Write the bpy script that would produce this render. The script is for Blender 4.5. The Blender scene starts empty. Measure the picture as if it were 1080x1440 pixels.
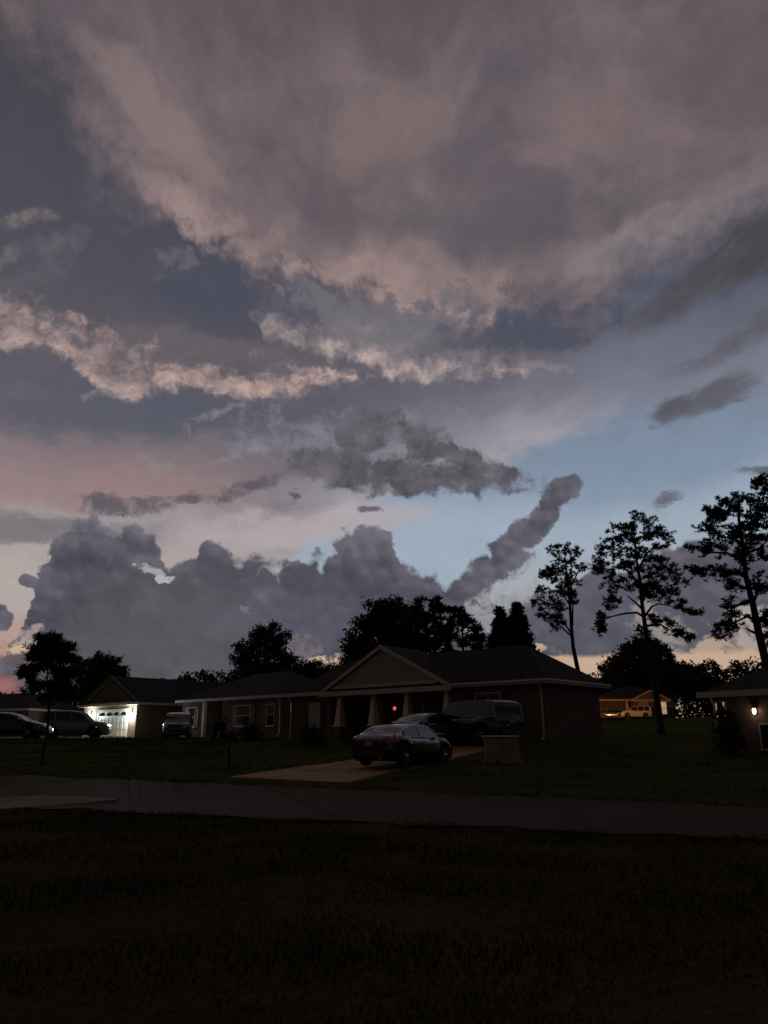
import bpy, bmesh, math, random
import numpy as np
from mathutils import Vector, Matrix
R = math.radians
random.seed(7)
S = bpy.context.scene
COL = S.collection

# ------------------------------------------------------------------ camera
EYE, PITCH, F = 1.6, R(16.5), 1081.0          # eye height, upward tilt, focal length in photo pixels
cam_d = bpy.data.cameras.new('camera'); cam = bpy.data.objects.new('camera', cam_d); COL.objects.link(cam)
cam.location = (0, 0, EYE); cam.rotation_euler = (R(90) + PITCH, 0, 0)
cam_d.sensor_fit = 'VERTICAL'; cam_d.sensor_height = 36; cam_d.lens = 36 * F / 1440
cam_d.clip_start = 0.05; cam_d.clip_end = 3000
S.camera = cam
S.view_settings.view_transform = 'Standard'; S.view_settings.look = 'None'
S.view_settings.exposure = 0; S.view_settings.gamma = 1; S.view_settings.use_curve_mapping = False
S.cycles.max_bounces = 6; S.cycles.diffuse_bounces = 3; S.cycles.glossy_bounces = 3; S.cycles.transparent_max_bounces = 8
S.cycles.use_denoising = True

def ray(px, py):
    v = 720 - py
    return Vector((px - 540, F * math.cos(PITCH) - v * math.sin(PITCH), F * math.sin(PITCH) + v * math.cos(PITCH)))
def AE(px, py):                                # azimuth and elevation, degrees, of a bearing
    d = ray(px, py).normalized()
    return math.degrees(math.atan2(d.x, d.y)), math.degrees(math.asin(d.z))
def at(px, py, Y):
    d = ray(px, py); t = Y / d.y
    return Vector((d.x * t, Y, EYE + d.z * t))
def lin(c):
    return tuple((x / 255 / 12.92) if x / 255 <= .04045 else ((x / 255 + .055) / 1.055) ** 2.4 for x in c)
def lin4(c): return (*lin(c), 1)

# ------------------------------------------------------------------ sky (world)
class NT:
    def __init__(s, tree): s.t = tree; s.n = tree.nodes; s.l = tree.links
    def put(s, sock, v):
        if v is None: return
        if isinstance(v, bpy.types.NodeSocket): s.l.new(v, sock)
        else: sock.default_value = v
    def m(s, op, a, b=None, c=None, clamp=False):
        n = s.n.new('ShaderNodeMath'); n.operation = op; n.use_clamp = clamp
        for i, x in enumerate((a, b, c)): s.put(n.inputs[i], x)
        return n.outputs[0]
    def v(s, op, a, b=None, c=None, sc=None):
        n = s.n.new('ShaderNodeVectorMath'); n.operation = op
        for i, x in enumerate((a, b, c)):
            if x is not None: s.put(n.inputs[i], x)
        if sc is not None: s.put(n.inputs['Scale'], sc)
        return n.outputs['Value'] if op in ('DOT_PRODUCT', 'LENGTH', 'DISTANCE') else n.outputs['Vector']
    def mix(s, fac, a, b, mode='MIX'):
        n = s.n.new('ShaderNodeMix'); n.data_type = 'RGBA'; n.blend_type = mode; n.clamp_factor = True
        s.put(n.inputs[0], fac); s.put(n.inputs[6], a); s.put(n.inputs[7], b)
        return n.outputs[2]
    def rng(s, x, a, b, c=0.0, d=1.0, smooth=True):
        n = s.n.new('ShaderNodeMapRange'); n.interpolation_type = 'SMOOTHSTEP' if smooth else 'LINEAR'; n.clamp = True
        for i, q in enumerate((x, a, b, c, d)): s.put(n.inputs[i], q)
        return n.outputs[0]
    def noise(s, vec, scale, detail=4, rough=.55, color=False, dist=0, dims='3D'):
        n = s.n.new('ShaderNodeTexNoise'); n.noise_dimensions = dims; s.put(n.inputs['Vector'], vec)
        n.inputs['Scale'].default_value = scale; n.inputs['Detail'].default_value = detail
        n.inputs['Roughness'].default_value = rough; n.inputs['Distortion'].default_value = dist
        return n.outputs['Color' if color else 'Fac']
    def voro(s, vec, scale, detail=0, color=False):
        n = s.n.new('ShaderNodeTexVoronoi'); n.feature = 'F1'; n.voronoi_dimensions = '2D'; s.put(n.inputs['Vector'], vec)
        n.inputs['Scale'].default_value = scale; n.inputs['Detail'].default_value = detail
        return n.outputs['Color' if color else 'Distance']
    def ramp(s, x, stops, interp='LINEAR'):
        n = s.n.new('ShaderNodeValToRGB'); e = n.color_ramp.elements; n.color_ramp.interpolation = interp
        while len(e) < len(stops): e.new(.5)
        for i, (p, c) in enumerate(sorted(stops)): e[i].position = p; e[i].color = c
        s.put(n.inputs[0], x); return n.outputs[0]
    def curve(s, x, pts):
        n = s.n.new('ShaderNodeFloatCurve'); c = n.mapping.curves[0]
        pts = sorted(pts)
        while len(c.points) < len(pts): c.points.new(.5, .5)
        for i, (a, b) in enumerate(pts): c.points[i].location = (a, b); c.points[i].handle_type = 'VECTOR'
        n.mapping.update(); s.put(n.inputs['Value'], x); n.inputs['Factor'].default_value = 1
        return n.outputs[0]

world = bpy.data.worlds.new('World'); S.world = world; world.use_nodes = True
world.cycles.sampling_method = 'MANUAL'; world.cycles.sample_map_resolution = 512
SUN_EL, SUN_AZ = R(1.5), R(28)                 # just gone down behind the pines on the right
def build_sky():
    t = world.node_tree; t.nodes.clear(); N = NT(t)
    out = t.nodes.new('ShaderNodeOutputWorld'); bg = t.nodes.new('ShaderNodeBackground'); t.links.new(bg.outputs[0], out.inputs[0])
    D = t.nodes.new('ShaderNodeTexCoord').outputs['Generated']
    sep = t.nodes.new('ShaderNodeSeparateXYZ'); t.links.new(D, sep.inputs[0]); x, y, z = sep.outputs
    A = N.m('MULTIPLY', N.m('ARCTAN2', x, y), 180 / math.pi)
    E = N.m('MULTIPLY', N.m('ARCSINE', z), 180 / math.pi)
    cb = t.nodes.new('ShaderNodeCombineXYZ'); N.put(cb.inputs[0], A); N.put(cb.inputs[1], E); cb.inputs[2].default_value = 1
    P = cb.outputs[0]                          # bearing, elevation, 1
    # warps: big soft, medium, fine, and a wind-drawn one
    def warp(base, scale, amt, detail=5, rough=.55, stretch=(1, 1, 1), off=(0, 0, 0)):
        vec = N.v('MULTIPLY_ADD', base, stretch, off)
        c = N.noise(vec, scale, detail, rough, color=True, dims='2D')
        c = N.v('SUBTRACT', c, (.5, .5, .5))
        return N.v('MULTIPLY_ADD', c, (amt * 2, amt * 2, 0), base)
    Psoft = warp(P, .10, 2.2, 3, .5)
    Pmed = warp(Psoft, .33, 1.5, 6, .66, off=(30, 90, 0))
    Pfine = warp(P, .55, .8, 7, .66, off=(110, 20, 0))
    Pw = warp(P, .30, 1.5, 7, .66, stretch=(.5, 1.2, 1), off=(70, 10, 0))   # streaky
    def contrast(n, k): return N.m('MULTIPLY_ADD', n, k, .5 - .5 * k)
    def aligned(deg, along, across, scale, detail=7, rough=.62, src=None):   # fibres drawn out along a direction (deg above the level, to the right)
        c, s_ = math.cos(R(deg)), math.sin(R(deg)); src = src or Psoft
        q = t.nodes.new('ShaderNodeCombineXYZ')
        N.put(q.inputs[0], N.v('DOT_PRODUCT', src, (c * along, s_ * along, 3))); N.put(q.inputs[1], N.v('DOT_PRODUCT', src, (-s_ * across, c * across, 7)))
        return contrast(N.noise(q.outputs[0], scale, detail, rough, dims='2D'), 2.0)
    fb = contrast(N.noise(N.v('MULTIPLY', Psoft, (.8, 1.15, 0)), .16, 7, .58, dims='2D'), 2.0)
    fine = contrast(N.noise(N.v('MULTIPLY', Pfine, (.85, 1.15, 0)), .60, 7, .66, dims='2D'), 2.0)       # 0..1 mostly, centred on .5
    wisp = aligned(4, .38, 1.2, .55, 8, .68, Pfine)
    fanL = aligned(-38, .30, 1.0, .32, 7, .62)
    fanR = aligned(24, .30, 1.0, .32, 7, .62)
    def rows(cx, cy, rx, ry, rot=0):
        a0, e0 = AE(cx, cy); h = 4
        ax, ex = AE(cx + h, cy); ay, ey = AE(cx, cy + h)
        J = np.array([[(ax - a0) / h, (ay - a0) / h], [(ex - e0) / h, (ey - e0) / h]])
        c, s_ = math.cos(R(rot)), math.sin(R(rot))
        M = J @ np.array([[c, -s_], [s_, c]]) @ np.diag([rx, ry])
        I = np.linalg.inv(M); k = -I @ np.array([a0, e0])
        return (I[0, 0], I[0, 1], k[0]), (I[1, 0], I[1, 1], k[1])
    def ell(Pc, cx, cy, rx, ry, rot=0):        # squared radius inside an ellipse (rot > 0 tips its right end down)
        r1, r2 = rows(cx, cy, rx, ry, rot)
        u = N.v('DOT_PRODUCT', Pc, r1); w = N.v('DOT_PRODUCT', Pc, r2)
        return N.m('MULTIPLY_ADD', u, u, N.m('MULTIPLY', w, w))
    def splat(col, base, Pc, c, cx, cy, rx, ry, rot=0, amp=1.0, hard=0.0, tex=None):
        d = ell(Pc, cx, cy, rx, ry, rot)
        if tex is not None: d = N.m('MULTIPLY_ADD', N.m('SUBTRACT', tex[0], .5), tex[1], d)
        w = N.rng(d, 1, hard, 0, amp)
        return N.mix(w, base, lin4(c))
    def union(Pc, blobs, sm=.25):
        acc = None
        for b in blobs:
            d = ell(Pc, *b)
            acc = d if acc is None else N.m('SMOOTH_MIN', acc, d, sm)
        return acc
    AN = N.m('MULTIPLY_ADD', A, 1 / 90, .5)    # -45..45 degrees to 0..1
    def edge(pts, Pc=None):                    # elevation (deg) of a traced cloud edge at this bearing
        q = [((a + 45) / 90, e / 60) for a, e in (AE(*p) for p in pts)]
        src = AN
        if Pc is not None:
            sp = t.nodes.new('ShaderNodeSeparateXYZ'); t.links.new(Pc, sp.inputs[0])
            src = N.m('MULTIPLY_ADD', sp.outputs[0], 1 / 90, .5)
        return N.m('MULTIPLY', N.curve(src, q), 60)
    def Ey(Pc):
        sp = t.nodes.new('ShaderNodeSeparateXYZ'); t.links.new(Pc, sp.inputs[0]); return sp.outputs[1]

    # -- clear air
    sky = t.nodes.new('ShaderNodeTexSky'); sky.sky_type = 'NISHITA'; sky.sun_disc = False
    sky.sun_elevation = SUN_EL; sky.sun_rotation = SUN_AZ
    def by_height(stops, src):
        return N.ramp(N.m('MULTIPLY', src, 1 / 60, clamp=True), [(0, lin4(stops[0][1]))] + [(max(.001, AE(540, p)[1] / 60), lin4(c)) for p, c in stops])
    Es = Ey(Psoft)
    clear = by_height([(955, (204, 172, 146)), (915, (176, 164, 154)), (860, (158, 162, 168)), (790, (150, 164, 178)), (720, (142, 158, 176)), (650, (120, 134, 154)),
                       (590, (112, 120, 138)), (520, (94, 98, 114)), (440, (78, 84, 102)), (330, (72, 76, 90)), (200, (66, 67, 78)), (0, (62, 59, 65))], Es)
    clear = N.mix(1, clear, N.v('SCALE', sky.outputs[0], sc=.004), 'ADD')
    clear = splat(clear, clear, Pmed, (122, 138, 158), 930, 640, 260, 90, -12, .7)
    clear = splat(clear, clear, Pmed, (154, 168, 184), 640, 760, 190, 85, -15, .8)
    # -- high veil lying over the left two thirds, its edge slanting up to the right
    veil = by_height([(955, (176, 132, 116)), (860, (168, 158, 154)), (790, (166, 156, 152)), (745, (152, 143, 146)), (705, (138, 119, 120)), (665, (126, 111, 114)), (625, (102, 98, 106)), (585, (86, 86, 98)),
                      (545, (92, 88, 95)), (500, (88, 84, 90)), (430, (77, 77, 89)), (330, (74, 74, 84)), (200, (70, 69, 77)), (60, (72, 66, 70)), (0, (72, 66, 68))], Ey(Pw))
    ev = edge([(-120, 960), (250, 930), (330, 860), (395, 795), (440, 742), (530, 702), (620, 668), (720, 630), (860, 585), (960, 552), (1080, 535), (1200, 525)], Psoft)
    dv = N.m('SUBTRACT', Es, ev)
    dvw = N.m('MULTIPLY_ADD', N.m('SUBTRACT', wisp, .5), 1.1, dv)
    mid = N.ramp(N.m('MULTIPLY', dvw, 1 / 9, clamp=True), [(0, lin4((160, 157, 164))), (.16, lin4((146, 142, 151))), (.36, lin4((118, 115, 126))), (.62, lin4((100, 98, 110))), (1, lin4((92, 90, 101)))])
    veil = N.mix(N.m('MULTIPLY', N.rng(A, -13, -2), N.rng(E, 33, 25)), veil, mid)
    veil = N.mix(N.m('MULTIPLY', N.rng(A, 12, 22), .75), veil, clear)
    base = N.mix(N.m('MULTIPLY', N.rng(dvw, -.9, .9), .95), clear, veil)
    base = splat(base, base, Pw, (146, 122, 121), 60, 690, 340, 40, -3, .7, tex=(wisp, .8))
    base = splat(base, base, Pw, (100, 95, 103), 40, 742, 260, 24, 3, .7, tex=(wisp, .8))
    base = splat(base, base, Pw, (172, 161, 164), 425, 742, 230, 38, -6, .9, tex=(wisp, .6))
    base = splat(base, base, Pw, (84, 86, 100), 200, 590, 380, 38, 0, .7, tex=(wisp, .8))
    base = splat(base, base, Pw, (108, 110, 124), 900, 520, 230, 70, -14, .6, tex=(fanR, .8))
    base = splat(base, base, Pmed, (172, 164, 158), 5, 815, 70, 50, 0, .8)
    # -- the broad sunset-lit deck overhead
    mE = Ey(Pmed)
    e1 = edge([(-60, -60), (20, -60), (50, 0), (85, 60), (115, 140), (142, 215), (185, 262), (245, 308), (310, 345), (372, 395), (430, 395), (520, 405),
               (590, 425), (650, 445), (720, 425), (800, 440), (850, 432), (875, 385), (920, 362), (990, 335), (1080, 290), (1150, 265)], Pmed)
    fan = N.mix(N.rng(A, -6, 12), fanL, fanR)
    d1 = N.m('ADD', N.m('SUBTRACT', mE, e1), N.m('MULTIPLY_ADD', fine, 2.2, -1.1))
    d1 = N.m('ADD', d1, N.m('MULTIPLY_ADD', fan, 1.8, -.9))
    tone = N.m('ADD', N.m('MULTIPLY', fb, .62), N.m('ADD', N.m('MULTIPLY', fan, .34), N.m('MULTIPLY', fine, .08)))
    deck = N.ramp(tone, [(.08, lin4((88, 82, 89))), (.40, lin4((99, 90, 95))), (.62, lin4((109, 97, 101))), (.94, lin4((123, 107, 109)))])
    deck = splat(deck, deck, Pmed, (93, 86, 93), 690, 250, 110, 70, 25, .75, tex=(fan, .6))
    deck = splat(deck, deck, Pmed, (88, 86, 93), 640, 320, 130, 50, 10, .65, tex=(fan, .6))
    deck = splat(deck, deck, Pmed, (86, 84, 90), 880, 275, 90, 32, -20, .55, tex=(fan, .6))
    deck = splat(deck, deck, Pmed, (129, 111, 109), 545, 185, 120, 70, -35, .55, tex=(fan, .6))
    deck = splat(deck, deck, Pmed, (124, 107, 106), 850, 160, 150, 70, 10, .5, tex=(fan, .6))
    deck = splat(deck, deck, Pmed, (133, 116, 116), 240, 175, 190, 40, 42, .7, tex=(fan, .6))
    deck = splat(deck, deck, Pmed, (132, 124, 126), 900, 335, 180, 40, -18, .6, tex=(fan, .8))
    deck = splat(deck, deck, Psoft, (86, 76, 79), 480, -50, 640, 170, 0, .75)
    deck = splat(deck, deck, Psoft, (90, 80, 82), 1080, 60, 260, 150, 0, .6)
    rim = N.m('MULTIPLY', N.rng(d1, 5.0, .2, 0, 1), N.rng(A, 20, 4, .35, 1))
    rim = N.m('MULTIPLY', rim, N.m('MULTIPLY', N.rng(A, -24, -16, .25, 1), N.rng(tone, .3, .65, .3, 1)))
    deck = N.mix(N.m('MULTIPLY', rim, .9), deck, lin4((158, 136, 133)))
    wid = N.m('ADD', N.rng(A, -17, -23, 1.15, 3.8), N.rng(A, 4, 20, 0, 2.2))
    base = N.mix(N.rng(N.m('DIVIDE', d1, wid), -1, 1), base, deck)
    # grey scud under the deck's lower lip
    base = splat(base, base, Pmed, (112, 108, 115), 540, 445, 190, 40, 6, .85, tex=(fine, 1.6))
    base = splat(base, base, Pmed, (98, 97, 107), 640, 415, 90, 24, 10, .7, tex=(fine, 1.6))
    base = splat(base, base, Pmed, (72, 76, 91), 740, 462, 170, 38, -4, .8, tex=(fine, .8))
    base = splat(base, base, Pmed, (72, 75, 89), 310, 420, 150, 85, 25, .6)
    for cx, cy, rx, ry, c in ((25, 303, 55, 24, (134, 120, 117)), (70, 345, 75, 24, (106, 100, 106)), (60, 390, 90, 28, (98, 93, 100)), (245, 380, 50, 22, (122, 112, 115)), (10, 355, 60, 18, (114, 104, 107)), (240, 320, 40, 18, (106, 100, 106))):
        base = splat(base, base, Pmed, c, cx, cy, rx, ry, -14, .72, hard=-.7, tex=(fine, 1.7))
    # -- the two peach streaks
    def streak(base, top, bot, cols, fade_up, amp, tx=1.1, torn=.55):
        sE = Ey(Pfine); hi = edge(top, Pfine); lo = edge(bot, Pfine)
        h = N.m('SUBTRACT', hi, sE); l = N.m('SUBTRACT', sE, lo)
        w = N.m('MULTIPLY', N.rng(N.m('MULTIPLY_ADD', N.m('SUBTRACT', fine, .5), 2.6, h), -fade_up * .4, fade_up * 1.4), N.rng(N.m('MULTIPLY_ADD', N.m('SUBTRACT', fine, .5), .9, l), -.4, .6))
        w = N.m('MULTIPLY', w, N.rng(wisp, .2, .6, torn, 1))
        br = N.m('ADD', N.m('MULTIPLY_ADD', fine, tx, .33 - tx * .5), N.rng(l, 2.2, 0, 0, .38))
        c = N.ramp(br, [(.1, lin4(cols[0])), (.5, lin4(cols[1])), (.9, lin4(cols[2]))])
        return N.mix(N.m('MULTIPLY', w, amp), base, c)
    base = splat(base, base, Pw, (104, 97, 103), 230, 490, 360, 34, 7, .6, tex=(wisp, 1.2))
    base = streak(base, [(-80, 395), (0, 410), (50, 428), (80, 452), (100, 436), (125, 470), (150, 455), (185, 482), (215, 475), (235, 505), (285, 503), (330, 520), (370, 510), (430, 516), (480, 513), (527, 521), (540, 560), (560, 600)],
                  [(-80, 470), (0, 488), (60, 490), (95, 502), (120, 532), (150, 548), (180, 558), (220, 550), (270, 540), (310, 555), (350, 562), (400, 558), (450, 548), (500, 536), (527, 526), (540, 520), (560, 500)],
                  ((106, 97, 103), (150, 130, 129), (184, 160, 152)), 1.0, .95, .9)
    base = streak(base, [(340, 500), (355, 440), (370, 420), (390, 428), (410, 446), (440, 456), (480, 446), (520, 450), (560, 460), (620, 474), (690, 492), (745, 508), (790, 521), (800, 560)],
                  [(340, 420), (355, 440), (370, 464), (390, 480), (430, 494), (480, 501), (515, 513), (545, 530), (600, 536), (650, 532), (700, 528), (745, 524), (790, 521), (800, 500)],
                  ((104, 101, 110), (146, 134, 137), (188, 169, 161)), 3.0, .97, .55, .85)
    for cx, cy, rx, ry in ((300, 578, 50, 9), (150, 562, 40, 10), (262, 591, 16, 8), (225, 645, 34, 11), (750, 520, 50, 11), (560, 600, 30, 12), (480, 606, 40, 10), (320, 636, 50, 10)):
        base = splat(base, base, Pmed, (138, 128, 134), cx, cy, rx, ry, -5, .65, hard=-.4, tex=(fine, 2.0))
    # -- grey wisps, upper right
    for cx, cy, rx, ry, rot, c, a in ((1010, 392, 190, 40, -30, (76, 73, 77), .9), (1050, 472, 150, 30, -28, (82, 79, 84), .8), (990, 556, 105, 26, -24, (86, 83, 90), .8),
                                 (1085, 335, 120, 60, -32, (70, 67, 71), .75), (948, 572, 42, 18, -38, (82, 80, 88), .75), (1075, 664, 46, 12, -5, (84, 84, 92), .85), (942, 702, 32, 13, -10, (92, 94, 106), .9)):
        base = splat(base, base, Pw, c, cx, cy, rx, ry, rot, a, 0, tex=(fanR, 1.0))
    # -- low scud in the middle distance
    base = splat(base, base, Pmed, (134, 131, 141), 500, 622, 210, 58, 2, .75, hard=-.4, tex=(fine, 1.7))
    base = splat(base, base, Pmed, (140, 137, 148), 430, 690, 100, 32, -5, .6, hard=-.3, tex=(fine, 1.8))
    dk = union(Pfine, [(480, 657, 84, 30, 4), (560, 670, 120, 30, 3), (655, 676, 100, 22, 0), (590, 680, 150, 20, 0), (520, 608, 50, 34, -20), (590, 622, 44, 34, 20), (640, 640, 60, 16, 14), (700, 668, 46, 16, 8)], .4)
    dk = N.m('MULTIPLY_ADD', N.m('SUBTRACT', fine, .5), 1.25, dk)
    dcol = N.ramp(N.m('ADD', N.m('MULTIPLY', fine, .5), N.m('MULTIPLY', fb, .5)), [(.2, lin4((70, 67, 74))), (.8, lin4((108, 103, 111)))])
    base = N.mix(N.rng(dk, 1.2, .3, 0, .94), base, dcol)
    d2_ = union(Pw, [(155, 708, 50, 18, 0), (235, 708, 56, 14, -6), (345, 688, 52, 15, -22), (368, 680, 20, 15, 0), (522, 718, 22, 6, -4), (410, 700, 10, 6, 0)], .3)
    d2_ = N.m('MULTIPLY_ADD', N.m('SUBTRACT', fine, .5), 1.9, d2_)
    base = N.mix(N.rng(d2_, 1.3, -.1, 0, .8), base, lin4((82, 79, 88)))
    # -- the cumulus bank along the skyline
    Pb = warp(P, .8, .26, 4, .5, off=(50, 60, 0))
    b1 = N.voro(Pb, .36); b2 = N.voro(Pb, .85); b3 = N.voro(Pb, 1.9)
    big = N.m('ADD', N.m('MULTIPLY_ADD', b1, -2.2, .95), N.m('MULTIPLY_ADD', b2, -1.3, .55))
    bump = N.m('ADD', big, N.m('MULTIPLY_ADD', b3, -.45, .2))
    Po = N.v('ADD', Pb, (.22, .42, 0))
    big2 = N.m('ADD', N.m('MULTIPLY_ADD', N.voro(Po, .36), -2.2, .95), N.m('MULTIPLY_ADD', N.voro(Po, .85), -1.3, .55))
    relief = N.m('SUBTRACT', big, big2)        # tops of the billows face the light
    bE = Ey(Pb)
    e2 = edge([(-120, 960), (-40, 945), (0, 922), (25, 895), (42, 862), (50, 812), (58, 785), (78, 760), (102, 738), (126, 732), (150, 742), (192, 748), (218, 760), (230, 780), (242, 800),
               (268, 786), (284, 768), (303, 765), (320, 777), (338, 790), (370, 797), (412, 805), (422, 793), (442, 784), (458, 790), (470, 772), (490, 750), (510, 742), (535, 748), (556, 766),
               (566, 795), (590, 812), (640, 815), (660, 828), (700, 845), (735, 850), (752, 822), (800, 812), (860, 802), (905, 788), (940, 772), (965, 756), (1000, 752), (1040, 756), (1080, 745), (1200, 730)], Pfine)
    db = N.m('MULTIPLY_ADD', bump, -.75, N.m('SUBTRACT', bE, e2))      # < 0 inside
    tw = union(Pb, [(668, 822, 24, 21, 0), (690, 802, 31, 26, -20), (714, 780, 32, 26, -40), (738, 750, 31, 24, -45), (760, 726, 29, 21, -48), (776, 708, 27, 20, -50), (793, 694, 26, 22, -30), (806, 683, 16, 14, -20), (722, 792, 30, 20, -40), (42, 818, 16, 9, 10), (0, 872, 22, 15, 0), (-8, 862, 20, 15, 0)], .4)
    tw = N.m('MULTIPLY_ADD', bump, -.38, N.m('MULTIPLY_ADD', N.m('SUBTRACT', fine, .5), .95, tw))
    body = N.m('MAXIMUM', N.rng(N.m('MULTIPLY_ADD', N.m('SUBTRACT', fine, .5), .5, db), .3, -.3), N.rng(tw, 1.25, .72))
    shade = N.m('ADD', N.m('MULTIPLY_ADD', relief, .33, N.m('MULTIPLY', bump, .16)), N.m('MULTIPLY_ADD', fb, .9, -.40))
    shade = N.m('ADD', N.m('MULTIPLY_ADD', fine, .5, shade), N.rng(db, -2.4, .1, -.25, .2))
    cum = N.ramp(N.m('MULTIPLY_ADD', shade, .62, .36, clamp=True), [(0, lin4((65, 66, 76))), (.45, lin4((83, 82, 93))), (1, lin4((114, 109, 118)))])
    cum = splat(cum, cum, Pmed, (84, 84, 88), 230, 890, 220, 90, 0, .8)
    cum = splat(cum, cum, Pmed, (76, 74, 84), 420, 822, 190, 34, 5, .7, tex=(wisp, .8))
    cum = splat(cum, cum, Pmed, (88, 88, 101), 420, 880, 190, 36, 0, .6)
    cum = splat(cum, cum, Pmed, (84, 86, 98), 900, 870, 210, 80, 0, .65)
    cum = splat(cum, cum, Pmed, (98, 98, 108), 650, 850, 70, 26, 0, .5, tex=(fine, 1.5))
    cum = splat(cum, cum, Pmed, (96, 82, 84), 10, 945, 80, 20, 0, .6)
    base = N.mix(body, base, cum)
    # -- gaps where the afterglow shows through
    for cx, cy, rx, ry, rot, c, a in ((226, 820, 27, 8, 28, (168, 164, 170), .85), (243, 830, 11, 6, 10, (180, 177, 180), .8), (698, 846, 58, 28, -22, (152, 154, 158), .95), (735, 818, 38, 22, -35, (160, 166, 174), .9),
                                     (660, 860, 60, 18, -10, (136, 136, 142), .8), (462, 934, 26, 15, -10, (206, 172, 146), .95), (432, 915, 30, 22, -30, (122, 110, 114), .7), (346, 868, 10, 5, 30, (124, 123, 130), .6),
                                     (940, 900, 70, 26, 25, (150, 140, 136), .85), (1015, 912, 65, 34, -20, (176, 154, 138), .9), (1060, 890, 46, 24, 0, (160, 152, 150), .8), (705, 905, 32, 14, 0, (140, 140, 150), .8),
                                     (760, 915, 42, 12, -10, (196, 168, 148), .9), (15, 900, 30, 28, 0, (176, 158, 150), .8), (5, 925, 24, 12, 0, (206, 172, 144), .9)):
        base = splat(base, base, Pmed, c, cx, cy, rx, ry, rot, a, .1, tex=(fine, 2.4))
    # flat cloud base with the peach strip of horizon below it, to the right
    hz = N.m('MULTIPLY', N.rng(N.m('MULTIPLY_ADD', fine, .3, N.m('SUBTRACT', E, .15)), AE(800, 921)[1] + .12, AE(800, 925)[1] - .1), N.rng(A, 9.5, 11.5))
    base = N.mix(hz, base, lin4((192, 163, 140)))
    hz2 = N.m('MULTIPLY', N.rng(E, AE(0, 952)[1] + .4, AE(0, 962)[1]), N.rng(A, -24, -26))
    base = N.mix(hz2, base, lin4((150, 104, 98)))
    # a breath of texture everywhere
    base = N.mix(1, base, N.ramp(fine, [(0, (.95, .95, .95, 1)), (1, (1.05, 1.05, 1.05, 1))]), 'MULTIPLY')
    # the sky behind the viewer is already dark
    base = N.mix(N.rng(N.m('ABSOLUTE', A), 45, 95, 0, .9), base, lin4((34, 29, 28)))
    base = N.mix(N.rng(E, 0, -4), base, lin4((22, 20, 20)))
    t.links.new(base, bg.inputs[0]); bg.inputs[1].default_value = 1.05
build_sky()
# the last of the sun: almost nothing direct is left
sd = bpy.data.lights.new('sun', 'SUN'); sd.energy = .03; sd.angle = R(15); sd.color = (1, .72, .55)
so = bpy.data.objects.new('sun', sd); COL.objects.link(so)
so.rotation_euler = (R(90) - R(6), 0, R(180) - SUN_AZ)

# ------------------------------------------------------------------ helpers
def mat(name, color, rough=.7, metal=0, var=0, vscale=3, spec=.5, coat=0, bump=0, bscale=40, vcol=None, emit=None, estr=0, trans=0, stretch=(1, 1, 1)):
    m = bpy.data.materials.new(name); m.use_nodes = True
    N = NT(m.node_tree); b = m.node_tree.nodes['Principled BSDF']
    b.inputs['Roughness'].default_value = rough; b.inputs['Metallic'].default_value = metal
    b.inputs['Specular IOR Level'].default_value = spec; b.inputs['Coat Weight'].default_value = coat
    co = m.node_tree.nodes.new('ShaderNodeTexCoord').outputs['Object']
    if stretch != (1, 1, 1): co = N.v('MULTIPLY', co, stretch)
    if var or vcol:
        n = N.noise(co, vscale, 6, .65)
        c2 = vcol if vcol else tuple(c * (1 - var) for c in color)
        col = N.ramp(n, [(.3, (*c2, 1)), (.7, (*color, 1))]); m.node_tree.links.new(col, b.inputs['Base Color'])
    else: b.inputs['Base Color'].default_value = (*color, 1)
    if bump:
        bn = m.node_tree.nodes.new('ShaderNodeBump'); bn.inputs['Strength'].default_value = bump; bn.inputs['Distance'].default_value = .02
        m.node_tree.links.new(N.noise(co, bscale, 5, .6), bn.inputs['Height']); m.node_tree.links.new(bn.outputs[0], b.inputs['Normal'])
    if emit: b.inputs['Emission Color'].default_value = (*emit, 1); b.inputs['Emission Strength'].default_value = estr
    if trans: b.inputs['Transmission Weight'].default_value = trans
    return m
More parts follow.
